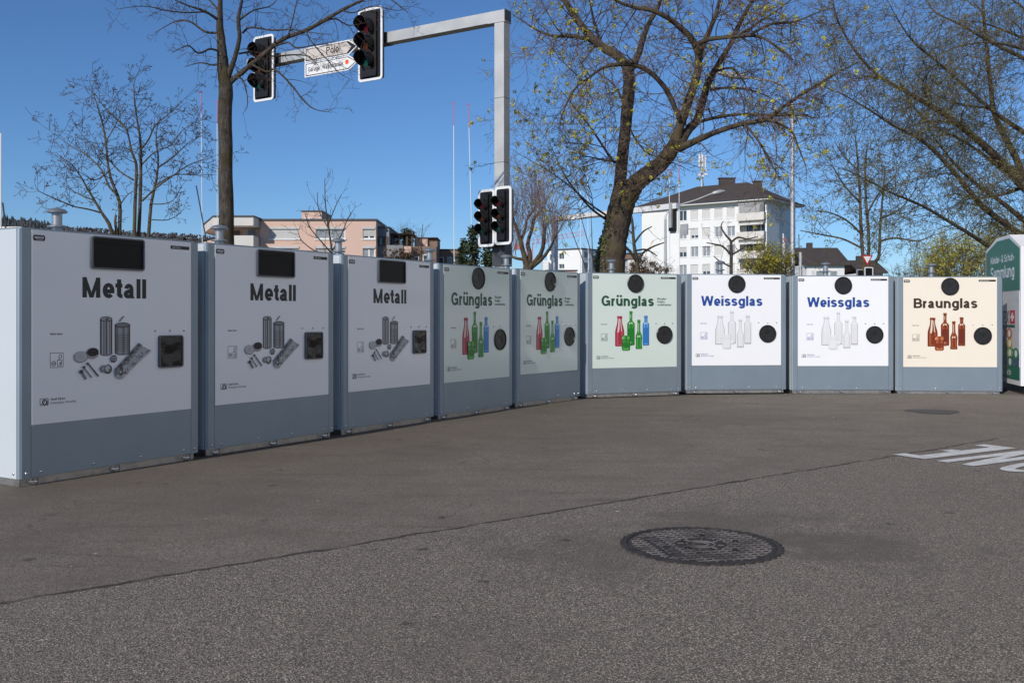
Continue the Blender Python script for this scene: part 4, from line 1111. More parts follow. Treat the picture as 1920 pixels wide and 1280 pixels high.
def white_house():
    fl = Vector((19.9, 148, -.15)); frr = Vector((35.9, 136, -.15)); d = frr - fl; L = d.length
    fc = Face(Vector((0, 0, 0)), d); back = -fc.n; Dp = 11.0
    root = thing('apartment_house', fl, 0, 'white four storey apartment house with a dark hipped roof, behind the leaning tree', 'apartment house')
    fw = Face(fl, d)                                           # in world, only to read heights off the photograph
    zx = lambda x, y: (1160 + x / 4.74, 260 + y / 4.74)
    He = fw.inv(*zx(1320, 545))[1]
    rows = [fw.inv(*zx(780, y))[1] for y in (672, 835, 1000, 1160)]
    rows.append(rows[-1] - 2.8)
    cols = [fw.inv(*zx(x, 835))[0] for x in (570, 673, 778, 888, 997)]
    cols = cols + [cols[0] - 3.3, cols[0] - 6.0][:0]
    kinds = [['o', 'b', 'b', 'b', 'b'], ['c', 'q', 'b', 'c', 'c'], ['h', 'c', 'c', 'b', 'c'], ['c', 'b', 'q', 'c', 'b'], ['c', 'c', 'b', 'c', 'c']]
    hw, hh = .62, .75
    holes = []; wins = []
    for r_, z in enumerate(rows):
        for c_, a in enumerate(cols):
            holes.append((a - hw, a + hw, z - hh, z + hh)); wins.append((a - hw, a + hw, z - hh, z + hh, kinds[r_][c_]))
    b0 = fw.inv(*zx(1078, 700))[0]; b1 = L - .25
    bal = []
    for z in rows: holes.append((b0, b1, z - 1.05, z + 1.1)); bal.append(z)
    mb = MB(); wall_with_holes(mb, fc, L, He, holes, .22)
    q = lambda a, h: (fc(a, 0, h)); 
    fr_ = [Vector(fc(L, 0, 0)), Vector(fc(L, 0, -Dp)), Vector(fc(0, 0, -Dp)), Vector(fc(0, 0, 0))]
    for i in range(3):
        a, b = fr_[i], fr_[i + 1]
        if i == 0: continue
        mb.quad(tuple(a), tuple(b), (b.x, b.y, He), (a.x, a.y, He))
    mb.build('wall', M['white_wall'], root)
    sf = Face(Vector(fc(L, 0, 0)), back)
    mb = MB(); sh = [(4.6, 6.0, 2.6 + 2.75 * i, 4.0 + 2.75 * i) for i in range(5)][:0]
    wall_with_holes(mb, sf, 4.6, He, [], .2); mb.prism([(4.6, 0), (6.3, 0), (6.3, He), (4.6, He)], -.6, -.5, sf); wall_with_holes(mb, Face(Vector(sf(6.3, 0, 0)), back), Dp - 6.3, He, [], .2)
    for a in (4.6, 6.3): mb.quad(sf(a, 0, 0), sf(a, 0, -.5), sf(a, He, -.5), sf(a, He, 0))
    mb.build('side_wall', M['white_side'], root)
    for a0, a1, z0, z1, k in wins: window(root, fc, a0, a1, z0, z1, .2, k)
    for i, z in enumerate(bal):
        mb = MB(); w_ = b1 - b0
        mb.quad(fc(b0, z - 1.05, -1.4), fc(b1, z - 1.05, -1.4), fc(b1, z + 1.1, -1.4), fc(b0, z + 1.1, -1.4))
        mb.quad(fc(b0, z - 1.05, 0), fc(b0, z - 1.05, -1.4), fc(b0, z + 1.1, -1.4), fc(b0, z + 1.1, 0)); mb.quad(fc(b1, z - 1.05, 0), fc(b1, z - 1.05, -1.4), fc(b1, z + 1.1, -1.4), fc(b1, z + 1.1, 0))
        mb.quad(fc(b0, z + 1.1, 0), fc(b1, z + 1.1, 0), fc(b1, z + 1.1, -1.4), fc(b0, z + 1.1, -1.4)); mb.quad(fc(b0, z - 1.05, 0), fc(b1, z - 1.05, 0), fc(b1, z - 1.05, -1.4), fc(b0, z - 1.05, -1.4))
        rec = mb.build('loggia', M['white_wall'], root)
        for k in range(3):
            a = b0 + w_ * (.12 + .3 * k); mb = MB(); mb.quad(fc(a, z - .9, -1.38), fc(a + w_ * .24, z - .9, -1.38), fc(a + w_ * .24, z + .8, -1.38), fc(a, z + .8, -1.38)); mb.build('pane', M['glass'], rec)
        mb = MB(); mb.prism([(b0 - .15, z - 1.35), (b1 + .15, z - 1.35), (b1 + .15, z - .28), (b0 - .15, z - .28)], .75, .85, fc)
        for a in (b0 - .15, b1 + .05): mb.prism([(a, z - 1.35), (a + .1, z - 1.35), (a + .1, z - .28), (a, z - .28)], 0, .75, fc)
        mb.prism([(b0 - .15, z - 1.35), (b1 + .15, z - 1.35), (b1 + .15, z - 1.2), (b0 - .15, z - 1.2)], 0, .75, fc)
        bl = mb.build('balcony', M['pale_concrete'], root)
        if i == 0:
            mb = MB()
            for k in range(26): a = b0 + w_ * k / 25; mb.tube([Vector(fc(a, z - .28, .6)), Vector(fc(a, z + 1.05, .6))], .035, 4)
            mb.tube([Vector(fc(b0, z + 1.05, .6)), Vector(fc(b1, z + 1.05, .6))], .05, 4); mb.build('railing', M['rail'], bl)
            mb = MB(); mb.prism([(b0 + w_ * .02, z - .2), (b0 + w_ * .80, z - .2), (b0 + w_ * .86, z + .9), (b0 + .2, z + .95)], .40, .44, fc); mb.build('privacy_sheet', M['awning'], bl)
        elif i in (1, 2):
            mb = MB(); n = 18
            for k in range(n):
                a = b0 + w_ * k / n; mb.quad(fc(a, z + 1.15, .02), fc(a + w_ / n, z + 1.15, .02), fc(a + w_ / n * .9, z + .85, .9), fc(a + w_ / n * .1, z + .85, .9))
            mb.prism([(b0, z + .68), (b1, z + .68), (b1, z + .85), (b0, z + .85)], .88, .91, fc); mb.build('awning', M['awning'], bl)
    # roof: eaves, soffit, hips
    ov = 1.05; rz_ = He + .25; ridge = He + 3.55
    P = lambda a, h, z: fc(a, z, h)
    A, B, C_, D_ = P(-ov, ov, rz_), P(L + ov, ov, rz_), P(L + ov, -Dp - ov, rz_), P(-ov, -Dp - ov, rz_)
    e1, e2 = P(6.6, -Dp / 2, ridge), P(L - 5.2, -Dp / 2, ridge)
    mb = MB(); mb.quad(A, B, e2, e1); mb.add([B, C_, e2], [(0, 1, 2)]); mb.quad(C_, D_, e1, e2); mb.add([D_, A, e1], [(0, 1, 2)]); rf = mb.build('roof', M['roof_brown'], root)
    mb = MB(); mb.prism([(-ov, -ov), (L + ov, -ov), (L + ov, Dp + ov), (-ov, Dp + ov)], He - .02, rz_ - .003, lambda a, b, h: fc(a, h, -b)); mb.build('eaves', M['white_wall'], root)
    mb = MB(); mb.tube([Vector(P(-ov, ov + .1, rz_)), Vector(P(L + ov, ov + .1, rz_))], .10, 6); mb.tube([Vector(P(L + ov + .1, ov, rz_)), Vector(P(L + ov + .1, -Dp - ov, rz_))], .10, 6); mb.build('gutter', M['dark_trim'], root)
    for a, h, w2, z1 in ((L - 8.6, -Dp / 2 - .2, 1.15, 1.05), (L - 4.6, -Dp / 2 - 2.2, .55, .30)):
        mb = MB(); c = Vector(P(a, h, ridge - 1.3)); mb.box(c.x - w2, c.x + w2, c.y - .5, c.y + .5, c.z, c.z + 1.3 + z1 * .75); mb.box(c.x - w2 - .12, c.x + w2 + .12, c.y - .6, c.y + .6, c.z + 1.3 + z1 * .75, c.z + 1.45 + z1 * .75); mb.build('chimney', M['roof_brown'], rf)
    # phone mast on the ridge
    c = Vector(P(7.4, -Dp / 2, ridge - .2)) + fl
    r2_ = thing('antenna_mast', c, 0, 'white mobile phone antenna mast on the dark hipped roof', 'antenna')
    mb = MB(); mb.tube([Vector((0, 0, 0)), Vector((0, 0, 5.4))], .16, 8); mb.tube([Vector((.3, .2, .0)), Vector((.1, 0, 1.6))], .05, 5); mb.build('mast', M['galv'], r2_)
    for x, z0, z1, w2 in ((-.42, 3.1, 5.0, .17), (.52, 3.0, 5.0, .16), (.05, 3.1, 4.9, .16)):
        mb = MB(); mb.tube([Vector((x, -.28 if x < .3 else .1, z0)), Vector((x, -.28 if x < .3 else .1, z1))], w2, 8); mb.build('panel_antenna', M['white_paint'], r2_)
    for x, z in ((-.5, 1.9), (.55, 2.0), (-.1, 2.35), (.45, 2.6), (.0, 1.75)):
        mb = MB(); mb.box(x - .22, x + .22, -.45, -.1, z - .17, z + .17); mb.build('radio_box', M['white_paint'], r2_)
white_house()

def pink_house():
    Y = 70.0; k = Y / F
    X = lambda x: (x - CX) * k
    Zz = lambda y: HC + (YH - y) * k + .15
    zx = lambda x: 320 + x / 3.692
    zy = lambda y: 320 + y / 3.692
    o = Vector((X(zx(620)), Y, -.15))
    root = thing('apartment_block', o, 0, 'pink flat roofed apartment block behind the Metall bins', 'apartment block')
    fc = Face(Vector((0, 0, 0)), Vector((1, 0, 0)))
    A = lambda x: X(zx(x)) - o.x
    B = lambda y: Zz(zy(y))
    Wm = A(1422); H = B(346)
    holes = []; wins = []
    for row in range(3):
        dz = -row * (B(410) - B(543))
        for x0, x1, kd, sn in ((686, 888, 'b' if row == 0 else 'h', 2), (1004, 1208, 'c' if row == 0 else 'h', 2), (1330, 1414, 'q' if row == 0 else 'c', 2)):
            h_ = (A(x0), A(x1), B(472) + dz, B(405) + dz)
            if h_[2] > .3: holes.append(h_); wins.append((h_, kd, sn))
    mb = MB(); wall_with_holes(mb, fc, Wm, H, holes, .18)
    Dp = 11
    mb.quad(fc(Wm, 0, 0), fc(Wm, 0, -Dp), fc(Wm, H, -Dp), fc(Wm, H, 0)); mb.quad(fc(0, 0, 0), fc(0, 0, -Dp), fc(0, H, -Dp), fc(0, H, 0)); mb.quad(fc(0, 0, -Dp), fc(Wm, 0, -Dp), fc(Wm, H, -Dp), fc(0, H, -Dp)); mb.quad(fc(0, H, 0), fc(Wm, H, 0), fc(Wm, H, -Dp), fc(0, H, -Dp))
    mb.build('wall', M['pink'], root)
    mb = MB(); mb.prism([(-.05, -.08), (Wm + .08, -.08), (Wm + .08, Dp + .08), (-.05, Dp + .08)], H, H + .13, lambda a, b, h: fc(a, h, -b)); mb.build('roof_edge', M['dark_trim'], root)
    for h_, kd, sn in wins:
        window(root, fc, *h_, .15, kd, sn)
        mb = MB(); mb.prism([(h_[0] - .03, h_[3] + .01), (h_[1] + .03, h_[3] + .01), (h_[1] + .03, h_[3] + .16), (h_[0] - .03, h_[3] + .16)], -.05, .05, fc); mb.build('blind_box', M['galv'], root)
    # stair head on the roof
    mb = MB(); mb.box(A(866), A(1008), 2.0, 5.5, H + .13, B(262)); sh = mb.build('stair_head', M['pink'], root)
    mb = MB(); mb.box(A(862), A(1012), 1.92, 5.58, B(262), B(255)); mb.build('roof_edge', M['dark_trim'], sh)
    mb = MB(); mb.box(A(885), A(928), 1.94, 2.0, H + .14, B(308)); mb.build('door', M['white_paint'], sh)
    # the left wing steps forward with wide parapets
    xs0, xs1, xs2 = A(92), A(340), A(616)
    def wing(z0, z1, xl, name, m):
        mb = MB(); pts = [(xl, 4.5), (xs1 * .98, -1.7), (xs2, -1.7), (xs2, 1.5), (xl, 7.5)]
        mb.prism([(a, b) for a, b in pts], z0, z1, XY); return mb.build(name, m, root)
    top0, top1 = B(395), B(338)
    p = wing(top0, top1, xs0, 'parapet', M['pale_concrete'])
    mb = MB(); mb.prism([(xs0 - .05, 4.5), (xs1 * .98, -1.76), (xs2 + .05, -1.76), (xs2 + .05, 1.5), (xs0, 7.5)], top1, top1 + .12, XY); mb.build('roof_edge', M['dark_trim'], p)
    mb = MB(); mb.prism([(A(205), 5.2), (A(330), 1.6), (A(425), -.4 + .6), (0, .4), (0, 9), (A(205), 10)], 0, top0 - .02, XY); mb.build('wing_wall', M['pink'], root)
    low0, low1 = B(535), B(462)
    mb = MB(); mb.prism([(A(425), -1.7), (xs2, -1.7), (xs2, 1.0), (A(425), 1.0)], low0, low1, XY); mb.build('balcony', M['pale_concrete'], root)
    mb = MB(); mb.prism([(A(100), 3.2), (A(310), -.4), (A(425), -1.6), (A(425), -.2), (A(100), 6)], B(505), B(478), XY); mb.build('balcony', M['pink'], root)
    mb = MB(); mb.prism([(A(425), -1.75), (xs2 + .04, -1.75), (xs2 + .04, 1.0), (A(425), 1.0)], low0 - 2.9, low1 - 2.95, XY); mb.build('balcony', M['pale_concrete'], root)
    mb = MB(); mb.box(A(400), A(475), .05, .12, B(458), B(415)); mb.build('balcony_door', M['dark_room'], root)
    mb = MB(); mb.box(A(535), A(572), .05, .12, B(458), B(412)); mb.build('balcony_window', M['glass'], root)
    return root
pink_house()
def terraces():
    Y = 71.0; k = Y / F
    X = lambda x: (320 + x / 3.692 - CX) * k
    Zz = lambda y: HC + (YH - (320 + y / 3.692)) * k + .15
    o = Vector((X(1422), Y, -.15))
    root = thing('terrace_house', o, 0, 'stepped grey and pink terrace house right of the pink block', 'terrace house')
    A = lambda x: X(x) - o.x
    M['grey_wall'] = mat('grey_render', (.27, .27, .28), .9, noise=(.6, (.22, .22, .23), .35, .7))
    M['brown_wall'] = mat('brown_render', (.26, .17, .125), .9, noise=(.6, (.21, .14, .10), .35, .7))
    mb = MB(); mb.box(A(1395), A(1512), 0, 6, 0, Zz(395)); mb.build('wall', M['grey_wall'], root)
    mb = MB(); mb.box(A(1392), A(1516), -.1, 6.1, Zz(395), Zz(387)); mb.build('roof_edge', M['dark_trim'], root)
    mb = MB(); mb.box(A(1425), A(1505), -.06, 0, Zz(520), Zz(455)); mb.build('loggia', M['dark_room'], root)
    mb = MB(); mb.box(A(1432), A(1465), -.08, -.06, Zz(515), Zz(462)); mb.build('pane', M['glass'], root)
    mb = MB(); mb.box(A(1512), A(1835), .5, 7, 0, Zz(520)); mb.build('wall', M['brown_wall'], root)
    mb = MB(); mb.box(A(1500), A(1612), -.4, .5, Zz(600), Zz(518)); mb.build('parapet', M['pale_concrete'] if False else M['grey_wall'], root)
    mb = MB(); mb.box(A(1612), A(1668), -.3, .5, Zz(610), Zz(525)); mb.build('parapet', M['pink'], root)
    mb = MB(); mb.box(A(1670), A(1762), 2.0, 5, Zz(520), Zz(452)); rm = mb.build('roof_room', M['pink'], root)
    mb = MB(); mb.box(A(1762), A(1830), 2.2, 5, Zz(520), Zz(456)); mb.build('roof_room', M['brown_wall'], root)
    mb = MB(); mb.box(A(1664), A(1834), 1.9, 5.1, Zz(452), Zz(446)); mb.build('roof_edge', M['dark_trim'], rm)
    mb = MB()
    for x in (1515, 1570, 1625, 1660): mb.box(A(x) - .07, A(x) + .07, 1.0, 1.14, Zz(520), Zz(440))
    mb.box(A(1508), A(1668), .9, 1.2, Zz(440), Zz(430)); mb.box(A(1508), A(1668), 3.4, 3.7, Zz(440), Zz(430))
    for i in range(14): x = A(1510) + (A(1666) - A(1510)) * i / 13; mb.box(x - .05, x + .05, .7, 3.9, Zz(430), Zz(427))
    mb.build('pergola', M['wood_dark'], root)
    for x0, x1, y0, y1 in ((1680, 1715, 590, 650), (1740, 1790, 575, 640), (1560, 1600, 560, 640)):
        mb = MB(); mb.box(A(x0), A(x1), .42, .5, Zz(y1), Zz(y0)); wn = mb.build('window', M['win_frame'], root)
        mb = MB(); mb.box(A(x0) + .1, A(x1) - .1, .39, .42, Zz(y1) + .1, Zz(y0) - .1); mb.build('pane', M['glass'], wn)
    o2 = thing('terrace_house', (o.x + A(1830), o.y + 4, -.15), 0, 'low brown flat roofed house between the terraces and the conifers', 'terrace house')
    q = lambda x: X(x) * (Y + 4) / Y - (o.x + A(1830))
    mb = MB(); mb.box(q(1828), q(2010), 0, 6, 0, Zz(540) * 1.03); mb.build('wall', M['brown_wall'], o2)
    mb = MB(); mb.box(q(1826), q(2013), -.1, 6.1, Zz(540) * 1.03, Zz(534) * 1.03); mb.build('roof_edge', M['dark_trim'], o2)
    for x in (1860, 1915, 1965):
        mb = MB(); mb.box(q(x), q(x + 30), -.04, 0, Zz(640), Zz(575)); wn = mb.build('window', M['win_frame'], o2)
        mb = MB(); mb.box(q(x + 3), q(x + 27), -.06, -.04, Zz(636), Zz(580)); mb.build('pane', M['glass'], wn)
terraces()
def small_white():
    Y = 250.0; k = Y / F
    zx = lambda x: (860 + x / 4.8 - CX) * k
    zz = lambda y: HC + (YH - (320 + y / 4.8)) * k + .15
    o = Vector((zx(1095), Y - 6, -.15))
    root = thing('apartment_house', o, 0, 'small white flat roofed house far behind the pollarded tree', 'apartment house')
    fl = Vector((zx(798) - o.x, 6, 0)); fc = Face(fl, -fl); L = fl.length
    f2 = Vector((zx(1285) - o.x, 7, 0)); sf = Face(Vector((0, 0, 0)), f2); L2 = f2.length
    H = zz(706) * (Y - 6) / Y
    mk = lambda face, x0, x1, y0, y1: (face.inv(860 + x0 / 4.8, 400)[0], face.inv(860 + x1 / 4.8, 400)[0], zz(y1), zz(y0))
    wf = Face(o + fl, -fl); ws = Face(o.copy(), f2)
    h1 = [mk(wf, 818, 852, 755, 808), mk(wf, 903, 948, 750, 800), mk(wf, 903, 950, 845, 885)]
    h2 = [mk(ws, 1130, 1172, 740, 795), mk(ws, 1130, 1172, 835, 890), mk(ws, 1208, 1252, 765, 890)]
    mb = MB(); wall_with_holes(mb, fc, L, H, h1, .3); wall_with_holes(mb, sf, L2, H, h2, .3)
    e = Vector((fl.x + f2.x, fl.y + f2.y, 0)); mb.quad(tuple(fl), tuple(e), (e.x, e.y, H), (fl.x, fl.y, H)); mb.quad(tuple(f2), tuple(e), (e.x, e.y, H), (f2.x, f2.y, H)); mb.build('wall', M['white_wall'], root)
    mb = MB(); mb.prism([(fl.x - .2, fl.y), (0, -.25), (f2.x + .2, f2.y), (e.x, e.y + .2)], H, H + .35, XY); mb.build('roof_edge', M['dark_trim'], root)
    for h_ in h1: window(root, fc, *h_, .25, 'g')
    for h_ in h2: window(root, sf, *h_, .25, 'g', 2)
    mb = MB(); mb.box(zx(755) - o.x, zx(805) - o.x, 3, 12, 0, zz(812)); mb.build('annex', M['white_wall'], root)
    o3 = Vector((zx(1440), 230, -.15)); r3_ = thing('flat_roof_house', o3, 0, 'low dark flat roofed house behind the leaning tree trunk', 'house')
    mb = MB(); mb.box(0, 14, 0, 8, 0, zz(790) * .92); mb.build('wall', M['white_wall'], r3_)
    mb = MB(); mb.box(-.4, 14.4, -.4, 8.4, zz(790) * .92, zz(745) * .92); mb.build('upper_storey', M['brown_wall'], r3_)
    mb = MB(); mb.box(-.6, 14.6, -.6, 8.6, zz(745) * .92, zz(736) * .92); mb.build('roof_edge', M['dark_trim'], r3_)
    mb = MB(); mb.box(2.0, 6, -.46, -.4, zz(782) * .92, zz(758) * .92); mb.build('pane', M['glass'], r3_)
    o4 = Vector((zx(790) * .6, 150, -.15)); r4_ = thing('garage', o4, 0, 'low pinkish wall and garage roof before the small white house', 'garage')
    mb = MB(); mb.box(0, zx(1060) * .6 - o4.x, 0, 5, 0, zz(885) * .62); mb.build('wall', M['pink'], r4_)
    mb = MB(); mb.box(-.2, zx(1062) * .6 - o4.x + .2, -.2, 5.2, zz(885) * .62, zz(878) * .62); mb.build('roof', M['dark_trim'], r4_)
small_white()
def gable_house(label, Y, xr0, xr1, yr, xe0, xe1, ye, xg, side_m, wall_win):
    """a house whose long side faces the camera; ridge and eave given where the photograph shows them"""
    k = Y / F; X = lambda x: (x - CX) * k; Zz = lambda y, YY=Y: HC + (YH - y) * YY / F + .15
    o = Vector((X(xe0), Y, -.15)); root = thing('gabled_house', o, 0, label, 'house', 'brown roofed houses at the right')
    Wd = X(xe1) - o.x; He = Zz(ye); half = 4.2; Hr = Zz(yr, Y + half)
    gx = (xg - CX) * (Y + 2 * half) / F - o.x
    mb = MB(); mb.box(.0, Wd, .3, 2 * half - .3, 0, He); 
    mb.build('wall', M['white_wall'], root)
    M['slate'] = M.get('slate') or mat('grey_slate_cladding', (.085, .09, .10), .8, noise=(1.0, (.11, .115, .125), .3, .7))
    mb = MB(); mb.add([(Wd + .02, .3, 0), (Wd + .02, 2 * half - .3, 0), (Wd + .02, 2 * half - .3, He), (Wd + .02, half, Hr - .1), (Wd + .02, .3, He)], [(0, 1, 2, 3, 4)]); mb.build('gable', M['slate'] if side_m else M['white_wall'], root)
    mb = MB(); t = .22; ovx = .5
    mb.prism([(-.2, He - .12), (half, Hr), (2 * half + .2, He - .12), (2 * half + .2, He - .12 + t), (half, Hr + t), (-.2, He - .12 + t)], -ovx, Wd + ovx, lambda a, b, h: (h, a, b)); rf = mb.build('roof', M['roof_brown'], root)
    mb = MB(); c = Wd * .35; mb.box(c - .3, c + .3, half - .3, half + .3, Hr - .2, Hr + .8); mb.build('chimney', M['roof_brown'], rf)
    for a in wall_win:
        mb = MB(); mb.box(a, a + .9, .24, .3, He - 2.0, He - .7); wn = mb.build('window', M['win_frame'], root)
        mb = MB(); mb.box(a + .08, a + .82, .22, .24, He - 1.92, He - .78); mb.build('pane', M['glass_curtain'], wn)
        mb = MB(); mb.box(a - .5, a - .04, .25, .3, He - 2.0, He - .7); mb.build('shutter', M['blind'], wn)
gable_house('brown roofed white house with a slate gable, left of the give way sign', 110, 1500, 1601, 468, 1514, 1585, 495, 1610, True, (1.0, 2.6))
gable_house('smaller brown roofed house with a dark gable, right of the give way sign', 125, 1633, 1664, 491, 1618, 1657, 511, 1676, True, (.5,))
o = MB(); 
r_ = thing('flat_roof_house', at(-60, YH, 60) + Vector((0, 0, -HC - .1)), 0, 'low cream flat roof glimpsed above the nearest bin at the far edge', 'house')
hz = HC + (YH - 425.5) * 60 / F + .1; wx = (at(40, YH, 60) - at(-60, YH, 60)).x
mb = MB(); mb.box(0, wx, 0, 8, 0, hz - .12); mb.build('wall', M['pale_concrete'], r_)
mb = MB(); mb.box(-.2, wx + .1, -.2, 8.2, hz - .12, hz); mb.build('roof_edge', M['cream_film'], r_)

def added_fill_house():
    """unseen house added right of the frame; its sunlit wall fills the shaded bins"""
    o = Vector((15.2, 25, 0)); fc = Face(Vector((0, 0, 0)), Vector((0, -1, 0))); L, H = 44.0, 20.5
    root = thing('apartment_house', o, 0, 'long cream apartment house added out of frame on the right to bounce sunlight onto the bins', 'apartment house')  # added out of view to send bounced sunlight onto the shaded posters
    M['cream_wall'] = mat('cream_render', (.84, .82, .79), .9, noise=(.4, (.79, .77, .74), .3, .7))
    holes = [(3 + 4.6 * i, 4.5 + 4.6 * i, 1.6 + 2.9 * j, 3.1 + 2.9 * j) for i in range(9) for j in range(6)]
    mb = MB(); wall_with_holes(mb, fc, L, H, holes, .2); mb.quad(fc(0, 0, 0), fc(0, 0, -10), fc(0, H, -10), fc(0, H, 0)); mb.quad(fc(L, 0, 0), fc(L, 0, -10), fc(L, H, -10), fc(L, H, 0)); mb.quad(fc(0, 0, -10), fc(L, 0, -10), fc(L, H, -10), fc(0, H, -10)); mb.build('wall', M['cream_wall'], root)
    mb = MB(); mb.prism([(-.3, -.3), (L + .3, -.3), (L + .3, 10.3), (-.3, 10.3)], H, H + .3, lambda a, b, h: fc(a, h, -b)); mb.build('roof', M['roof_brown'], root)
    for h_ in holes: window(root, fc, *h_, .18, 'g')
added_fill_house()
# ------------------------------------------------------------------ trees
def bark(name, c1, c2, c3, sc=3.0):
    m = bpy.data.materials.new(name); m.use_nodes = True
    n = m.node_tree.nodes; l = m.node_tree.links; b = n['Principled BSDF']; b.inputs['Roughness'].default_value = .9; b.inputs['Specular IOR Level'].default_value = .2
    tc = n.new('ShaderNodeTexCoord'); mp = n.new('ShaderNodeMapping'); mp.inputs['Scale'].default_value = (1, 1, .35); l.new(tc.outputs['Object'], mp.inputs[0])
    t = n.new('ShaderNodeTexNoise'); t.inputs['Scale'].default_value = sc * 5; t.inputs['Detail'].default_value = 8; t.inputs['Roughness'].default_value = .7; l.new(mp.outputs[0], t.inputs['Vector'])
    t2 = n.new('ShaderNodeTexNoise'); t2.inputs['Scale'].default_value = sc * .8; t2.inputs['Detail'].default_value = 5; l.new(tc.outputs['Object'], t2.inputs['Vector'])
    r1 = n.new('ShaderNodeMapRange'); r1.inputs[1].default_value = .35; r1.inputs[2].default_value = .65; l.new(t.outputs[0], r1.inputs[0])
    r2 = n.new('ShaderNodeMapRange'); r2.inputs[1].default_value = .48; r2.inputs[2].default_value = .62; l.new(t2.outputs[0], r2.inputs[0])
    m1 = n.new('ShaderNodeMix'); m1.data_type = 'RGBA'; m1.inputs[6].default_value = (*c1, 1); m1.inputs[7].default_value = (*c2, 1); l.new(r1.outputs[0], m1.inputs[0])
    m2 = n.new('ShaderNodeMix'); m2.data_type = 'RGBA'; m2.inputs[7].default_value = (*c3, 1); l.new(m1.outputs[2], m2.inputs[6]); l.new(r2.outputs[0], m2.inputs[0])
    l.new(m2.outputs[2], b.inputs['Base Color'])
    bp = n.new('ShaderNodeBump'); bp.inputs['Strength'].default_value = .9; bp.inputs['Distance'].default_value = .05; l.new(t.outputs[0], bp.inputs['Height']); l.new(bp.outputs[0], b.inputs['Normal'])
    return m
M['bark_brown'] = bark('brown_bark', (.030, .023, .018), (.120, .092, .070), (.095, .076, .042))
M['bark_grey'] = bark('grey_bark', (.032, .027, .022), (.125, .104, .084), (.066, .052, .028), 4.0)
M['bark_olive'] = bark('olive_bark', (.050, .040, .026), (.150, .120, .080), (.110, .090, .035))
M['twig'] = mat('twig_bark', (.060, .042, .034), .85)
M['twig_red'] = mat('reddish_twig', (.115, .076, .055), .85)
M['twig_olive'] = mat('olive_twig', (.085, .068, .036), .85)
M['twig_grey'] = mat('grey_pink_twig', (.20, .145, .13), .9)
def leafmat(name, c, c2, tr=.25):
    m = mat(name, c, .6, noise=(2.5, c2, .35, .65))
    b = m.node_tree.nodes['Principled BSDF']; b.inputs['Transmission Weight'].default_value = 0
    b.inputs['Subsurface Weight'].default_value = 0
    return m
M['bud_yellow'] = leafmat('yellow_green_blossom', (.52, .47, .05), (.30, .31, .035))
M['bud_brown'] = leafmat('brown_bud', (.10, .06, .04), (.15, .09, .05))
M['leaf_olive'] = leafmat('young_olive_leaf', (.110, .105, .034), (.21, .19, .055))
M['leaf_dull'] = leafmat('young_dull_leaf', (.12, .12, .05), (.19, .165, .07))
M['leaf_forsythia'] = leafmat('golden_flower', (.40, .33, .015), (.16, .17, .02))
M['leaf_hedge'] = leafmat('spring_bush_leaf', (.24, .24, .035), (.46, .38, .04))
M['needle'] = leafmat('dark_needles', (.022, .040, .018), (.050, .065, .022))
M['ivy'] = leafmat('ivy_leaf', (.06, .09, .02), (.13, .14, .035))

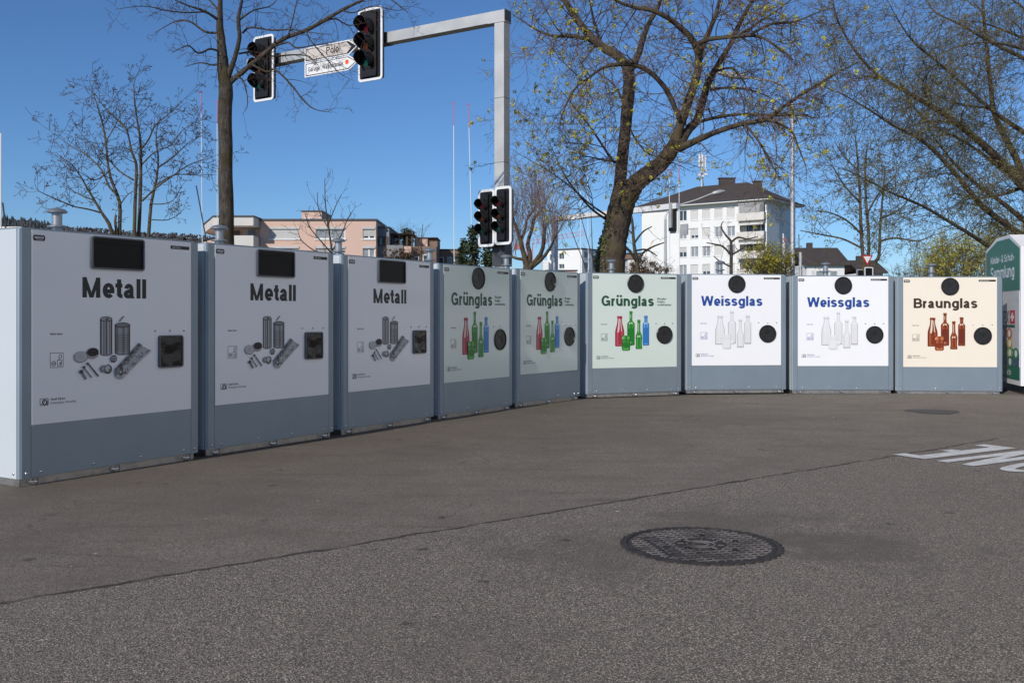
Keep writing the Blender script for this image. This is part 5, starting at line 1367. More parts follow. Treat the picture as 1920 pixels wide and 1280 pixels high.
def smooth_path(P, Rr, sub=4):
    """Catmull-Rom through the traced points"""
    out = []; ro = []
    n = len(P)
    for i in range(n - 1):
        p0, p1, p2, p3 = P[max(i - 1, 0)], P[i], P[i + 1], P[min(i + 2, n - 1)]
        for k in range(sub):
            t = k / sub
            out.append(.5 * ((2 * p1) + (p2 - p0) * t + (2 * p0 - 5 * p1 + 4 * p2 - p3) * t * t + (3 * p1 - p0 - 3 * p2 + p3) * t ** 3)); ro.append(Rr[i] + (Rr[i + 1] - Rr[i]) * t)
    out.append(P[-1]); ro.append(Rr[-1])
    return out, ro
def rvec(r): return Vector((r.gauss(0, 1), r.gauss(0, 1), r.gauss(0, 1))).normalized()
class Tree:
    def __init__(s, seed): s.r = random.Random(seed); s.trunk = MB(); s.twigs = MB(); s.leaves = MB(); s.limbs = []; s.tips = []
    def limb(s, P, Rr, n=8, sub=4, rough=.0):
        P, Rr = smooth_path(P, Rr, sub)
        if rough:
            P = [p + rvec(s.r) * (rough * q) for p, q in zip(P, Rr)]; Rr = [q * s.r.uniform(1 - rough * .5, 1 + rough * .5) for q in Rr]
        s.trunk.tube(P, Rr, n); s.limbs.append((P, Rr)); return P, Rr
    def twig(s, p, d, L, r, lvl, o):
        """one shoot that wanders, with side shoots; o: bend (towards +z), wander, kids, ratio, spread, minr, seg"""
        R_ = s.r; n = max(3, min(7, int(L / o['seg']) + 2)); pts = [p.copy()]; d = d.normalized(); step = L / n
        for i in range(n):
            d = (d + rvec(R_) * o['wander'] + Vector((0, 0, o['bend'] * (1 if i > n * .35 else o.get('bend0', 1))))).normalized()
            pts.append(pts[-1] + d * step)
        rad = [max(o['minr'], r * (1 - .78 * i / n)) for i in range(n + 1)]
        s.twigs.tube(pts, rad, 4 if r > .012 else 3, cap=False)
        s.tips.append((pts[-1], d))
        if lvl > 0:
            k = o['kids']; cnt = max(1, int(k * R_.uniform(.7, 1.3) * min(1.5, L / o['len'] + .35)))
            for j in range(cnt):
                t = R_.uniform(.18, .97); i = min(n - 1, int(t * n)); q = pts[i].lerp(pts[i + 1], t * n - i); dd = (pts[i + 1] - pts[i]).normalized()
                side = rvec(R_); side = (side - dd * side.dot(dd)).normalized()
                s.twig(q, dd * (1 - o['spread']) + side * o['spread'], L * o['ratio'] * R_.uniform(.55, 1.2) * (1.1 - .45 * t), max(o['minr'], r * .55), lvl - 1, o)
    def sprout(s, per_m, L, lvl, o, limbs=None, t0=.15, rmax=9, bias=None):
        for P, Rr in (s.limbs if limbs is None else limbs):
            n = len(P)
            for i in range(int(n * t0), n - 1):
                if Rr[i] > rmax: continue
                seg = (P[i + 1] - P[i]); e = per_m * seg.length; c = int(e) + (1 if s.r.random() < e - int(e) else 0)
                for _ in range(c):
                    dd = seg.normalized(); side = rvec(s.r)
                    if bias: side = side + bias
                    side = (side - dd * side.dot(dd)).normalized()
                    q = P[i].lerp(P[i + 1], s.r.random()); a = s.r.uniform(.45, .85)
                    s.twig(q, dd * (1 - a) + side * a, L * s.r.uniform(.35, 1.15), max(o['minr'], min(Rr[i] * .5, o['r0'])), lvl, o)
    def clump(s, p, size, n, leaf, m=0):
        R_ = s.r
        for _ in range(n):
            c = p + rvec(R_) * size * R_.random() ** .5; u = rvec(R_); v = u.orthogonal().normalized(); v = Matrix.Rotation(R_.uniform(0, 6.28), 3, u) @ v; w_ = u.cross(v)
            a = leaf * R_.uniform(.6, 1.3); s.leaves.add([tuple(c - v * a), tuple(c + w_ * a * .6), tuple(c + v * a), tuple(c - w_ * a * .6)], [(0, 1, 2, 3)], m)
    def done(s, base, name, label, cat, bmat, tmat, lmat=None, group=None, lname='foliage'):
        root = thing(name, base, 0, label, cat, group)
        def loc(mb): mb.v = [(x - base[0], y - base[1], z - base[2]) for x, y, z in mb.v]; return mb
        if s.trunk.v: loc(s.trunk).build('trunk', bmat, root, smooth='all')
        cr = loc(s.twigs).build('crown', tmat, root) if s.twigs.v else None
        if s.leaves.v: loc(s.leaves).build(lname, lmat, cr or root)
        return root
def traced(T, conv, Y, pts, dy0, dy1, n=8, sub=4, rough=.06, tail=None):
    """limb from photo points (x, y, width in px) whose distance runs from Y+dy0 to Y+dy1"""
    P = []; Rr = []; m = len(pts)
    for i, q in enumerate(pts):
        t = i / max(1, m - 1); yy = Y + dy0 + (dy1 - dy0) * t
        x, y = conv(q[0], q[1]); P.append(at(x, y, yy)); Rr.append(max(.004, q[2] * conv.k * yy / F / 2))
    if m > 3 and pts[-1][2] < 6: Rr[-1] *= .4; Rr[-2] *= .8
    return T.limb(P, Rr, n, sub, rough)
def conv(x0, y0, s):
    f = lambda x, y: (x0 + x / s, y0 + y / s)
    f.k = 1 / s
    return f

# the big leaning tree in the middle
def big_tree():
    T = Tree(11); c = conv(920, 0, 2.667); Y = 20.5
    g0 = (560, 1575, 175)
    tr = traced(T, c, Y, [g0, (590, 1420, 150), (603, 1280, 142), (622, 1180, 128), (640, 1085, 128), (668, 1000, 118)], 0, 0, 14, 5, .05)
    A = traced(T, c, Y, [(622, 1100, 100), (640, 1000, 88), (648, 920, 64), (654, 830, 60), (668, 700, 57), (682, 560, 60), (692, 420, 62), (688, 340, 60)], 0, .5, 12, 5, .05)
    traced(T, c, Y, [(688, 345, 52), (640, 285, 46), (560, 235, 42), (480, 160, 38), (420, 80, 33), (370, 0, 28), (330, -90, 22), (290, -200, 12)], .5, 1.0, 9)
    traced(T, c, Y, [(696, 350, 42), (735, 282, 35), (760, 200, 29), (790, 120, 23), (830, 55, 18), (868, -50, 14), (890, -160, 8)], .5, .1, 8)
    traced(T, c, Y, [(560, 238, 26), (500, 205, 21), (420, 183, 19), (310, 180, 15), (230, 150, 11), (150, 100, 7), (90, 60, 4)], .9, 1.6, 7)
    B = traced(T, c, Y, [(640, 1060, 112), (690, 975, 106), (730, 915, 90), (790, 868, 84), (860, 810, 78), (905, 750, 74), (935, 690, 66)], 0, -.6, 12, 5, .05)
    traced(T, c, Y, [(915, 735, 56), (945, 640, 46), (972, 560, 45), (1005, 460, 42), (1032, 375, 40), (1040, 310, 37), (1030, 245, 34), (1000, 190, 31), (930, 122, 28), (870, 82, 25), (800, 52, 22), (720, 38, 18), (640, 10, 15), (570, -40, 11), (500, -110, 6)], -.6, -1.4, 9)
    traced(T, c, Y, [(935, 740, 52), (985, 655, 44), (1025, 610, 42), (1045, 560, 40), (1062, 500, 38), (1082, 430, 36), (1110, 368, 32), (1160, 288, 28), (1210, 200, 24), (1260, 90, 20), (1310, 0, 16), (1345, -80, 11)], -.6, .2, 9)
    traced(T, c, Y, [(1036, 345, 32), (1052, 250, 29), (1080, 185, 26), (1120, 90, 22), (1148, -10, 17), (1165, -110, 9)], -.9, -.3, 8)
    traced(T, c, Y, [(1015, 232, 26), (1080, 200, 24), (1180, 188, 20), (1290, 180, 17), (1360, 190, 13), (1440, 240, 11), (1500, 285, 7), (1540, 330, 4)], -1.2, -2.4, 7)
    traced(T, c, Y, [(1290, 180, 15), (1400, 122, 13), (1520, 110, 10), (1640, 62, 8), (1720, 40, 5)], -1.9, -1.2, 6)
    traced(T, c, Y, [(940, 745, 44), (1030, 702, 33), (1130, 660, 28), (1250, 622, 25), (1380, 596, 23), (1450, 545, 20), (1540, 482, 17), (1640, 422, 14), (1720, 372, 11), (1800, 330, 8), (1870, 300, 4)], -.6, -2.6, 8)
    traced(T, c, Y, [(1375, 596, 17), (1450, 622, 13), (1508, 662, 11), (1540, 740, 9), (1575, 830, 6), (1580, 880, 3)], -1.7, -2.2, 6)
    traced(T, c, Y, [(1035, 612, 18), (1120, 590, 16), (1250, 572, 14), (1400, 575, 13), (1585, 576, 11)], -.5, -1.8, 6)
    traced(T, c, Y, [(1270, 620, 13), (1335, 700, 11), (1390, 790, 10), (1420, 850, 7), (1450, 900, 4)], -1.5, -2.4, 6)
    traced(T, c, Y, [(945, 600, 24), (905, 500, 26), (865, 432, 25), (805, 368, 24), (730, 328, 24), (640, 322, 20), (560, 340, 16), (490, 390, 13), (425, 440, 11), (380, 520, 9), (350, 600, 6), (338, 650, 4)], -.8, -1.8, 8)
    traced(T, c, Y, [(620, 815, 14), (570, 745, 12), (505, 645, 10), (445, 570, 8), (390, 500, 5), (340, 440, 3)], .2, -1.2, 6)
    traced(T, c, Y, [(575, 1095, 13), (505, 1045, 11), (432, 962, 10), (378, 890, 8), (335, 805, 6), (290, 700, 4)], 0, -1.4, 6)
    traced(T, c, Y, [(582, 1080, 11), (490, 1015, 9), (400, 935, 8), (300, 862, 6), (195, 800, 5), (95, 742, 3)], 0, 1.2, 6)
    traced(T, c, Y, [(625, 808, 11), (560, 800, 9), (475, 782, 7), (400, 790, 4)], .2, -.8, 6)
    traced(T, c, Y, [(690, 620, 12), (720, 690, 10), (790, 770, 8), (880, 790, 6), (960, 800, 3)], .4, -1.0, 6)
    traced(T, c, Y, [(680, 560, 12), (640, 460, 10), (590, 400, 8), (500, 350, 5), (400, 330, 3)], .4, 1.3, 6)
    traced(T, c, Y, [(1100, 450, 15), (1180, 440, 12), (1290, 450, 9), (1380, 480, 6), (1450, 520, 3)], -.1, .9, 6)
    traced(T, c, Y, [(1095, 370, 14), (1200, 340, 11), (1260, 400, 8), (1290, 470, 5), (1300, 530, 3)], .1, -1.0, 6)
    traced(T, c, Y, [(560, 240, 18), (520, 120, 13), (500, 30, 10), (480, -70, 6)], 1.0, .4, 6)
    traced(T, c, Y, [(1210, 200, 16), (1330, 120, 12), (1450, 40, 9), (1550, -40, 5)], 0, 1.0, 6)
    o = dict(bend=.05, bend0=-1.2, wander=.20, kids=5.6, ratio=.52, spread=.58, minr=.0030, seg=.16, len=1.0, r0=.013)
    main = T.limbs[2:]
    T.sprout(6.6, 1.35, 2, o, main, t0=.08, rmax=.24)
    T.sprout(5.0, .6, 1, o, main, t0=.3, rmax=.10)
    T.sprout(.9, .8, 2, o, [T.limbs[1]], t0=.45, rmax=1)
    for p, d in T.tips:
        if T.r.random() < .050 + (.060 if p.x < 1.8 and p.z > 4.0 else 0): T.clump(p, .050, 22, .020)
        elif T.r.random() < .35: T.clump(p, .010, 2, .011, 1)
    # ivy on the trunk's left
    P, Rr = T.limbs[0]; iv = MB()
    for i in range(900):
        k = T.r.randrange(0, len(P) - 6); q = R(T.r.uniform(150, 250)); p = P[k].lerp(P[k + 1], T.r.random())
        if T.r.random() < (p.z - 1.6) / 2.2: continue
        c0 = p + Vector((math.cos(q), math.sin(q), 0)) * Rr[k] * T.r.uniform(.98, 1.12); u = rvec(T.r); v = u.orthogonal().normalized(); w_ = u.cross(v); a = T.r.uniform(.015, .034)
        iv.add([tuple(c0 - v * a), tuple(c0 + w_ * a), tuple(c0 + v * a), tuple(c0 - w_ * a)], [(0, 1, 2, 3)])
    base = tuple(T.limbs[0][0][0])
    root = T.done(base, 'leaning_tree', 'big leaning tree with forked trunk and yellow green blossom, in the middle of the view', 'tree', M['bark_brown'], M['twig_red'], [M['bud_yellow'], M['bud_brown']], lname='blossom')
    iv.v = [(x - base[0], y - base[1], z - base[2]) for x, y, z in iv.v]; iv.build('ivy', M['ivy'], root)
big_tree()

# the slim tree whose twigs cross the signals
def slim_tree():
    T = Tree(5); Y = 14.0; c = conv(0, 0, 1.0)
    traced(T, c, Y, [(427, 790, 34), (426, 520, 29), (424, 400, 27), (423, 300, 25), (422, 210, 25), (423, 165, 26), (418, 120, 21), (415, 80, 16), (412, 40, 12), (414, -20, 9), (418, -90, 5)], 0, 0, 12, 5, .05)
    L = [([(426, 158, 14), (440, 147, 11), (472, 121, 9), (511, 88, 8.5), (539, 70, 8), (575, 57, 7.5), (608, 39, 7), (640, 20, 6.5), (675, 3, 6), (720, -18, 4)], .1),
         ([(425, 150, 13), (440, 110, 9), (449, 71, 8), (447, 35, 7.5), (454, 0, 6), (462, -60, 4)], -.3),
         ([(472, 121, 4.5), (500, 135, 4), (516, 131, 3.6), (546, 159, 3.4), (567, 186, 3.2), (590, 205, 2.6), (622, 211, 2)], -.5),
         ([(448, 101, 4), (478, 98, 3.4), (514, 106, 3), (550, 103, 2.8), (580, 107, 2.4), (600, 128, 1.8)], .6),
         ([(455, 62, 4), (470, 52, 3.6), (510, 57, 3), (545, 56, 2.6), (590, 62, 2), (625, 66, 1.6)], -.6),
         ([(608, 40, 3.5), (630, 36, 3), (655, 48, 2.6), (690, 42, 2)], .5), ([(511, 88, 4), (540, 80, 3.4), (556, 90, 3), (590, 85, 2.4), (632, 78, 1.8)], -.4),
         ([(540, 70, 3.5), (548, 40, 2.8), (556, 5, 2.2), (565, -30, 1.6)], .4), ([(575, 57, 3), (582, 76, 2.6), (620, 120, 2.2), (640, 140, 1.8), (665, 152, 1.4)], -.7),
         ([(412, 40, 6), (385, 22, 5), (350, 10, 4), (318, -4, 3)], -.5), ([(414, 62, 5), (385, 60, 4.2), (358, 42, 3.4), (330, 40, 3), (290, 62, 2)], .5),
         ([(417, 100, 5), (395, 92, 4), (372, 100, 3.4), (352, 86, 3), (322, 100, 2)], -.7), ([(418, 118, 4.5), (400, 122, 3.8), (375, 118, 3), (346, 126, 2)], .4),
         ([(410, 20, 4), (380, -10, 3), (340, -20, 2.4), (300, -10, 2)], .9), ([(385, 22, 3), (350, 24, 2.6), (310, 20, 2.2), (270, 12, 2), (215, 18, 1.6)], -.9),
         ([(441, 145, 3.5), (455, 150, 3), (462, 172, 2.4), (464, 198, 2), (455, 214, 1.4)], -.2), ([(447, 40, 4), (475, 20, 3), (510, 10, 2.4), (530, -20, 1.8)], .5), ([(640, 20, 3), (665, 24, 2.4), (700, 12, 2), (745, 20, 1.6), (770, 14, 1.2)], .3),
         ([(720, -10, 3), (745, 8, 2.2), (765, 24, 1.5)], -.3)]
    for pts, dy in L: traced(T, c, Y, pts, 0, dy, 7, 4, .08)
    o = dict(bend=.02, bend0=.4, wander=.26, kids=3.6, ratio=.46, spread=.66, minr=.0020, seg=.09, len=.5, r0=.006)
    T.sprout(6.8, .50, 2, o, T.limbs[1:], t0=.08, rmax=.06)
    T.sprout(5.0, .6, 2, o, [(P[int(len(P) * .6):], Rr[int(len(P) * .6):]) for P, Rr in T.limbs[:1]], t0=.05, rmax=.2)
    T.sprout(3.5, .16, 0, o, T.limbs[1:], t0=.3, rmax=.05)
    for p, d in T.tips:
        if T.r.random() < .4: T.clump(p, .006, 2, .008)
    T.done(tuple(T.limbs[0][0][0]), 'slim_tree', 'slim straight bare tree whose twigs cross the overhead traffic signals', 'tree', M['bark_grey'], M['twig'], M['bud_brown'], lname='buds')
slim_tree()

# the many-stemmed tree at the left
def stem_tree():
    T = Tree(23); c = conv(0, 100, 3.369); Y = 18.5
    S_ = [([(720, 1420, 28), (712, 1180, 26), (690, 1080, 24), (642, 1005, 18), (592, 920, 15), (545, 842, 12), (505, 770, 9), (450, 700, 7), (390, 660, 5), (345, 620, 3)], -.5),
          ([(642, 1008, 12), (560, 985, 10), (470, 968, 9), (400, 940, 8), (320, 905, 7), (250, 872, 5), (220, 832, 3)], -.8),
          ([(756, 1420, 26), (755, 1160, 24), (758, 965, 22), (737, 885, 20), (704, 800, 18), (682, 700, 15), (668, 560, 12), (640, 410, 9), (600, 285, 7), (560, 160, 4)], .4),
          ([(737, 890, 15), (690, 842, 13), (640, 735, 10), (545, 642, 8), (470, 600, 6), (400, 552, 5), (290, 470, 3)], .8),
          ([(852, 1420, 26), (850, 1165, 24), (855, 905, 21), (862, 710, 18), (832, 622, 14), (800, 485, 11), (742, 422, 9), (652, 332, 7), (592, 252, 5), (490, 190, 3)], -.4),
          ([(842, 800, 12), (752, 742, 10), (660, 640, 8), (560, 560, 6), (450, 430, 3)], .9),
          ([(880, 1420, 26), (876, 1165, 24), (886, 905, 22), (890, 610, 17), (872, 455, 12), (850, 310, 8), (848, 190, 6), (880, 105, 3)], .3),
          ([(890, 610, 12), (940, 542, 10), (985, 450, 8), (1080, 372, 6), (1190, 262, 3)], -.6),
          ([(925, 1420, 26), (938, 1165, 23), (955, 955, 20), (990, 785, 15), (1000, 655, 11), (985, 560, 8), (1000, 440, 5), (1050, 330, 3)], .5),
          ([(898, 932, 12), (985, 852, 11), (1080, 782, 9), (1200, 702, 7), (1300, 670, 5), (1365, 642, 3)], -.5),
          ([(985, 835, 9), (1100, 768, 8), (1250, 770, 6), (1375, 766, 3)], .7), ([(1000, 720, 9), (1100, 650, 8), (1200, 560, 6), (1340, 490, 3)], .9),
          ([(893, 705, 10), (980, 622, 8), (1080, 580, 7), (1160, 480, 5), (1300, 412, 3)], -1.0), ([(955, 952, 8), (1040, 950, 7), (1100, 920, 5), (1150, 838, 3)], -.3),
          ([(948, 1050, 7), (1060, 1052, 6), (1135, 1012, 3)], .4), ([(600, 930, 9), (520, 900, 8), (430, 850, 6), (370, 800, 3)], .5), ([(690, 745, 9), (600, 800, 7), (500, 750, 5), (380, 720, 3)], -.8),
          ([(757, 960, 8), (800, 900, 6), (840, 870, 3)], -.3), ([(740, 1150, 20), (728, 1060, 16), (735, 1020, 12)], 0), ([(668, 560, 8), (720, 470, 6), (760, 380, 4), (740, 240, 3)], .4)]
    for pts, dy in S_: traced(T, c, Y, pts, 0, dy, 7, 4, .08)
    o = dict(bend=.06, bend0=.3, wander=.24, kids=3.4, ratio=.45, spread=.62, minr=.0036, seg=.12, len=.6, r0=.009)
    T.sprout(14.0, .50, 2, o, None, t0=.34, rmax=.05)
    for p, d in T.tips:
        if T.r.random() < .55: T.clump(p, .016, 3, .013)
    T.done(tuple(T.limbs[2][0][0]), 'stemmed_tree', 'bare tree with a bundle of thin stems behind the nearest Metall bin', 'tree', M['bark_olive'], M['twig'], M['bud_brown'], lname='buds')
stem_tree()

# the birch at the right, its trunk beyond the frame
def birch():
    T = Tree(31); c = conv(1440, 0, 2.371); Y = 21.0
    traced(T, c, Y, [(1330, 1780, 110), (1320, 1400, 100), (1300, 1100, 92), (1270, 900, 84), (1250, 700, 70), (1240, 500, 56), (1230, 300, 44), (1215, 100, 32), (1200, -80, 20)], 0, 0, 12, 5, .05)
    Ls = [([(1272, 930, 60), (1205, 880, 54), (1138, 828, 46), (1080, 765, 40), (980, 665, 35), (860, 562, 29), (740, 482, 24), (620, 410, 20), (520, 358, 16), (430, 280, 13), (370, 200, 11), (310, 92, 9), (285, -10, 6), (270, -80, 4)], -1.5),
          ([(1300, 1140, 40), (1220, 1095, 34), (1138, 1050, 30), (1080, 1012, 28), (960, 922, 26), (880, 832, 22), (780, 712, 20), (680, 622, 16), (560, 560, 12), (440, 482, 9), (330, 420, 6), (250, 390, 3)], -2.2),
          ([(1290, 1070, 32), (1138, 978, 25), (1040, 900, 21), (920, 812, 17), (830, 730, 13), (760, 640, 9), (700, 560, 5)], -.8),
          ([(1200, 870, 46), (1138, 800, 38), (1105, 710, 31), (1050, 602, 27), (1005, 500, 24), (990, 382, 20), (972, 205, 17), (960, 80, 14), (952, -40, 10)], 1.0),
          ([(1245, 660, 30), (1138, 588, 24), (1050, 530, 20), (960, 460, 16), (850, 362, 13), (760, 282, 11), (650, 190, 9), (580, 92, 7), (520, -20, 4)], -1.2),
          ([(1310, 1260, 28), (1150, 1190, 24), (990, 1100, 20), (900, 1042, 18), (800, 982, 15), (680, 912, 12), (560, 862, 10), (460, 810, 8), (380, 770, 5), (300, 740, 3)], -2.6),
          ([(1060, 772, 17), (960, 690, 14), (860, 622, 12), (760, 572, 10), (660, 490, 8), (605, 405, 6), (615, 320, 4)], 1.2),
          ([(1225, 330, 24), (1138, 262, 18), (1060, 222, 16), (960, 172, 13), (860, 112, 10), (740, 52, 8), (690, -30, 5)], 1.0),
          ([(1222, 270, 18), (1138, 220, 14), (1000, 190, 10), (880, 200, 6), (780, 230, 3)], -1.2), ([(1220, 200, 16), (1138, 172, 13), (1040, 132, 10), (940, 100, 7), (820, 90, 4)], .8),
          ([(1215, 110, 12), (1138, 40, 10), (1060, -20, 6)], 0), ([(740, 482, 12), (700, 420, 9), (690, 360, 7), (750, 280, 4)], -1.0), ([(980, 480, 12), (880, 470, 9), (780, 440, 7), (690, 390, 4)], .9),
          ([(520, 358, 9), (450, 340, 7), (380, 350, 5), (300, 330, 3)], -1.9), ([(1138, 828, 20), (1060, 860, 12), (940, 880, 8), (820, 860, 4)], -.6), ([(860, 562, 10), (760, 540, 8), (640, 560, 5), (540, 620, 3)], -1.0)]
    for pts, dy in Ls: traced(T, c, Y, pts, 0, dy, 8, 4, .06)
    o = dict(bend=-.10, bend0=.2, wander=.19, kids=4.4, ratio=.52, spread=.52, minr=.0030, seg=.15, len=1.0, r0=.010)
    T.sprout(15.0, 1.25, 2, o, T.limbs[1:], t0=.08, rmax=.18, bias=Vector((0, 0, .25)))
    for p, d in T.tips:
        if p.x < 12.5 and T.r.random() < .8: T.clump(p, .050, 6, .0135)
    T.done(tuple(T.limbs[0][0][0]), 'birch_tree', 'spreading tree with long slanting limbs and tiny olive leaves at the right edge', 'tree', M['bark_brown'], M['twig_olive'], M['leaf_olive'])
birch()

# generic bare or leafing tree grown from a few stems
def grown(seed, name, label, cat, base, stems, o, L, lvl, per_m, bm, tm, lm=None, leaf=None, t0=.3, group=None, lname='foliage'):
    T = Tree(seed)
    for P, Rr in stems: T.limb([Vector(p) for p in P], Rr, 8, 4, .08)
    T.sprout(per_m, L, lvl, o, None, t0=t0, rmax=.5)
    if leaf:
        pr_, size, n, a = leaf
        for p, d in T.tips:
            if T.r.random() < pr_: T.clump(p, size, n, a)
    return T.done(tuple(base), name, label, cat, bm, tm, lm, group, lname)
def px_stems(Y, lst, dys):
    out = []
    for pts, dy in zip(lst, dys):
        P = []; Rr = []
        for i, (x, y, w_) in enumerate(pts):
            yy = Y + dy * i / (len(pts) - 1); P.append(at(x, y, yy)); Rr.append(w_ * yy / F / 2)
        out.append((P, Rr))
    return out
def mid_trees():
    # leafing tree right of the street lamp
    Y = 56; st = px_stems(Y, [[(1622, 610, 9), (1620, 515, 8), (1617, 470, 7), (1614, 420, 6), (1612, 360, 5), (1608, 300, 3.5), (1604, 255, 2)], [(1626, 610, 9), (1627, 515, 7), (1629, 450, 6), (1624, 380, 5), (1622, 320, 4), (1626, 270, 2)], [(1630, 560, 8), (1638, 500, 7), (1648, 478, 6), (1650, 430, 5), (1654, 380, 4), (1660, 320, 2)],
        [(1616, 440, 4), (1590, 415, 3.5), (1560, 400, 2.6), (1530, 395, 1.5)], [(1616, 465, 4), (1580, 448, 3.4), (1540, 440, 2.6), (1500, 432, 1.6)], [(1626, 400, 4), (1650, 360, 3), (1680, 330, 2)], [(1650, 452, 4), (1680, 446, 3.4), (1720, 452, 2.6), (1750, 440, 1.6)], [(1613, 380, 4), (1585, 350, 3), (1560, 310, 2)], [(1652, 410, 4), (1690, 390, 3), (1720, 350, 2)], [(1610, 320, 3), (1580, 290, 2), (1565, 265, 1.4)]], [0, .5, 1, -1, 1.4, 1.6, -1.2, -1.6, 1.5, .6])
    grown(41, 'leafing_tree', 'three stemmed tree with sparse young leaves behind the give way sign', 'tree', st[0][0][0], st, dict(bend=.01, wander=.22, kids=4, ratio=.5, spread=.62, minr=.0070, seg=.35, len=2.0, r0=.022), 2.3, 2, 3.0, M['bark_olive'], M['twig_olive'], M['leaf_dull'], (.66, .10, 5, .042), t0=.25)
    # pollarded tree behind the gantry
    Y = 45; c = lambda q: [(860 + x / 4.8, 320 + y / 4.8, w_ / 4.8) for x, y, w_ in q]
    st = px_stems(Y, [c([(620, 1250, 85), (618, 1000, 75), (615, 880, 70), (600, 800, 55), (572, 700, 42), (552, 610, 38), (505, 480, 28), (480, 400, 16)]), c([(625, 870, 55), (640, 760, 44), (622, 650, 36), (655, 540, 32), (682, 430, 28), (745, 365, 22)]), c([(630, 885, 52), (700, 800, 42), (742, 740, 40), (765, 640, 36), (770, 525, 30)]), c([(650, 875, 42), (760, 780, 34), (830, 680, 26), (860, 610, 16)]), c([(600, 800, 32), (520, 790, 26), (450, 760, 18)]), c([(560, 620, 26), (600, 520, 24), (620, 430, 20), (690, 350, 14)])], [0, .8, -.8, -1.2, .6, 1.0])
    T = Tree(43)
    for P, Rr in st: T.limb(P, Rr, 9, 4, .10)
    o = dict(bend=.16, bend0=.6, wander=.12, kids=2.6, ratio=.60, spread=.35, minr=.006, seg=.4, len=2.0, r0=.014)
    for P, Rr in T.limbs:
        n = len(P)
        for i in range(int(n * .55), n):
            for _ in range(9 if i > n - 4 else 3):
                T.twig(P[i], Vector((T.r.gauss(0, .42), T.r.gauss(0, .42), 1)), T.r.uniform(1.0, 2.5), .013, 1, o)
    T.done(tuple(T.limbs[0][0][0]), 'pollarded_tree', 'pollarded tree with stubby limbs and a haze of upright twigs behind the steel post', 'tree', M['bark_brown'], M['twig_grey'])
    # thin bare tree in front of the pink block
    Y = 30; st = px_stems(Y, [[(622, 640, 5), (622, 500, 4.5), (622, 470, 4), (615, 420, 3), (610, 380, 2), (609, 335, 1)], [(622, 475, 3), (600, 450, 2.4), (580, 425, 1.8), (572, 400, 1)], [(623, 470, 3), (640, 440, 2.4), (652, 410, 1.6), (662, 395, 1)], [(622, 480, 3), (590, 470, 2.4), (565, 450, 1.6), (558, 430, 1)], [(617, 430, 2), (598, 395, 1.6), (595, 360, 1)], [(616, 420, 2), (630, 385, 1.5), (640, 365, 1)]], [0, -.6, .6, .4, .8, -.7])
    grown(47, 'bare_sapling', 'thin bare sapling in front of the pink apartment block', 'tree', st[0][0][0], st, dict(bend=.12, wander=.16, kids=2.2, ratio=.5, spread=.45, minr=.0045, seg=.25, len=1.0, r0=.009), .75, 1, 4.5, M['bark_brown'], M['twig'], M['bud_brown'], (.5, .02, 2, .016), t0=.12, lname='buds')
    st = px_stems(68, [[(790, 560, 3), (790, 470, 2.4), (791, 440, 1.6), (793, 420, 1)], [(790, 480, 2), (782, 455, 1.4), (780, 435, 1)]], [0, .5])
    grown(49, 'bare_sapling', 'small bare tree before the stepped terrace house', 'tree', st[0][0][0], st, dict(bend=.1, wander=.2, kids=2.5, ratio=.5, spread=.5, minr=.008, seg=.4, len=1.4, r0=.014), 1.5, 1, 2.4, M['bark_brown'], M['twig_red'])
    # two bare pruned trees in front of the white house
    Y = 58; st = px_stems(Y, [[(1371, 610, 7), (1371, 505, 6.5), (1371, 470, 6), (1370, 452, 5), (1360, 440, 3.6), (1352, 425, 2.6), (1356, 415, 1.4)], [(1370, 455, 4.5), (1384, 445, 3.6), (1400, 448, 2.8), (1420, 444, 1.6)], [(1371, 478, 4.4), (1355, 462, 3.6), (1340, 458, 2.8), (1325, 455, 1.6)], [(1372, 478, 4), (1388, 468, 3.2), (1400, 460, 2.2), (1412, 470, 1.2)], [(1370, 500, 3.4), (1350, 490, 2.6), (1338, 480, 1.6)]], [0, .8, -.8, .9, -.5])
    oo = dict(bend=.05, wander=.22, kids=3, ratio=.5, spread=.55, minr=.007, seg=.35, len=1.4, r0=.016)
    grown(51, 'pruned_tree', 'small bare tree with a knobbly trunk right before the white house windows', 'tree', st[0][0][0], st, oo, 1.3, 2, 1.7, M['bark_brown'], M['twig_red'])
    Y = 36; st = px_stems(Y, [[(1198, 610, 10), (1196, 510, 9), (1192, 480, 7), (1188, 450, 6), (1186, 420, 5), (1182, 395, 3)], [(1194, 490, 6), (1180, 470, 5), (1165, 455, 3.6), (1155, 440, 2)], [(1196, 495, 6), (1205, 475, 4.6), (1225, 462, 3.4), (1245, 455, 2)], [(1190, 455, 4), (1205, 435, 3), (1222, 425, 2)], [(1188, 440, 3.6), (1172, 425, 2.6), (1160, 410, 1.6)], [(1192, 470, 4), (1212, 468, 3), (1232, 480, 1.8)]], [0, -.8, .9, -.9, .6, 1.0])
    grown(53, 'pruned_tree', 'gnarled bare tree between the leaning trunk and the white house wall', 'tree', st[0][0][0], st, dict(oo, minr=.005, len=1.0, seg=.25, r0=.012), 1.0, 2, 2.4, M['bark_brown'], M['twig'])
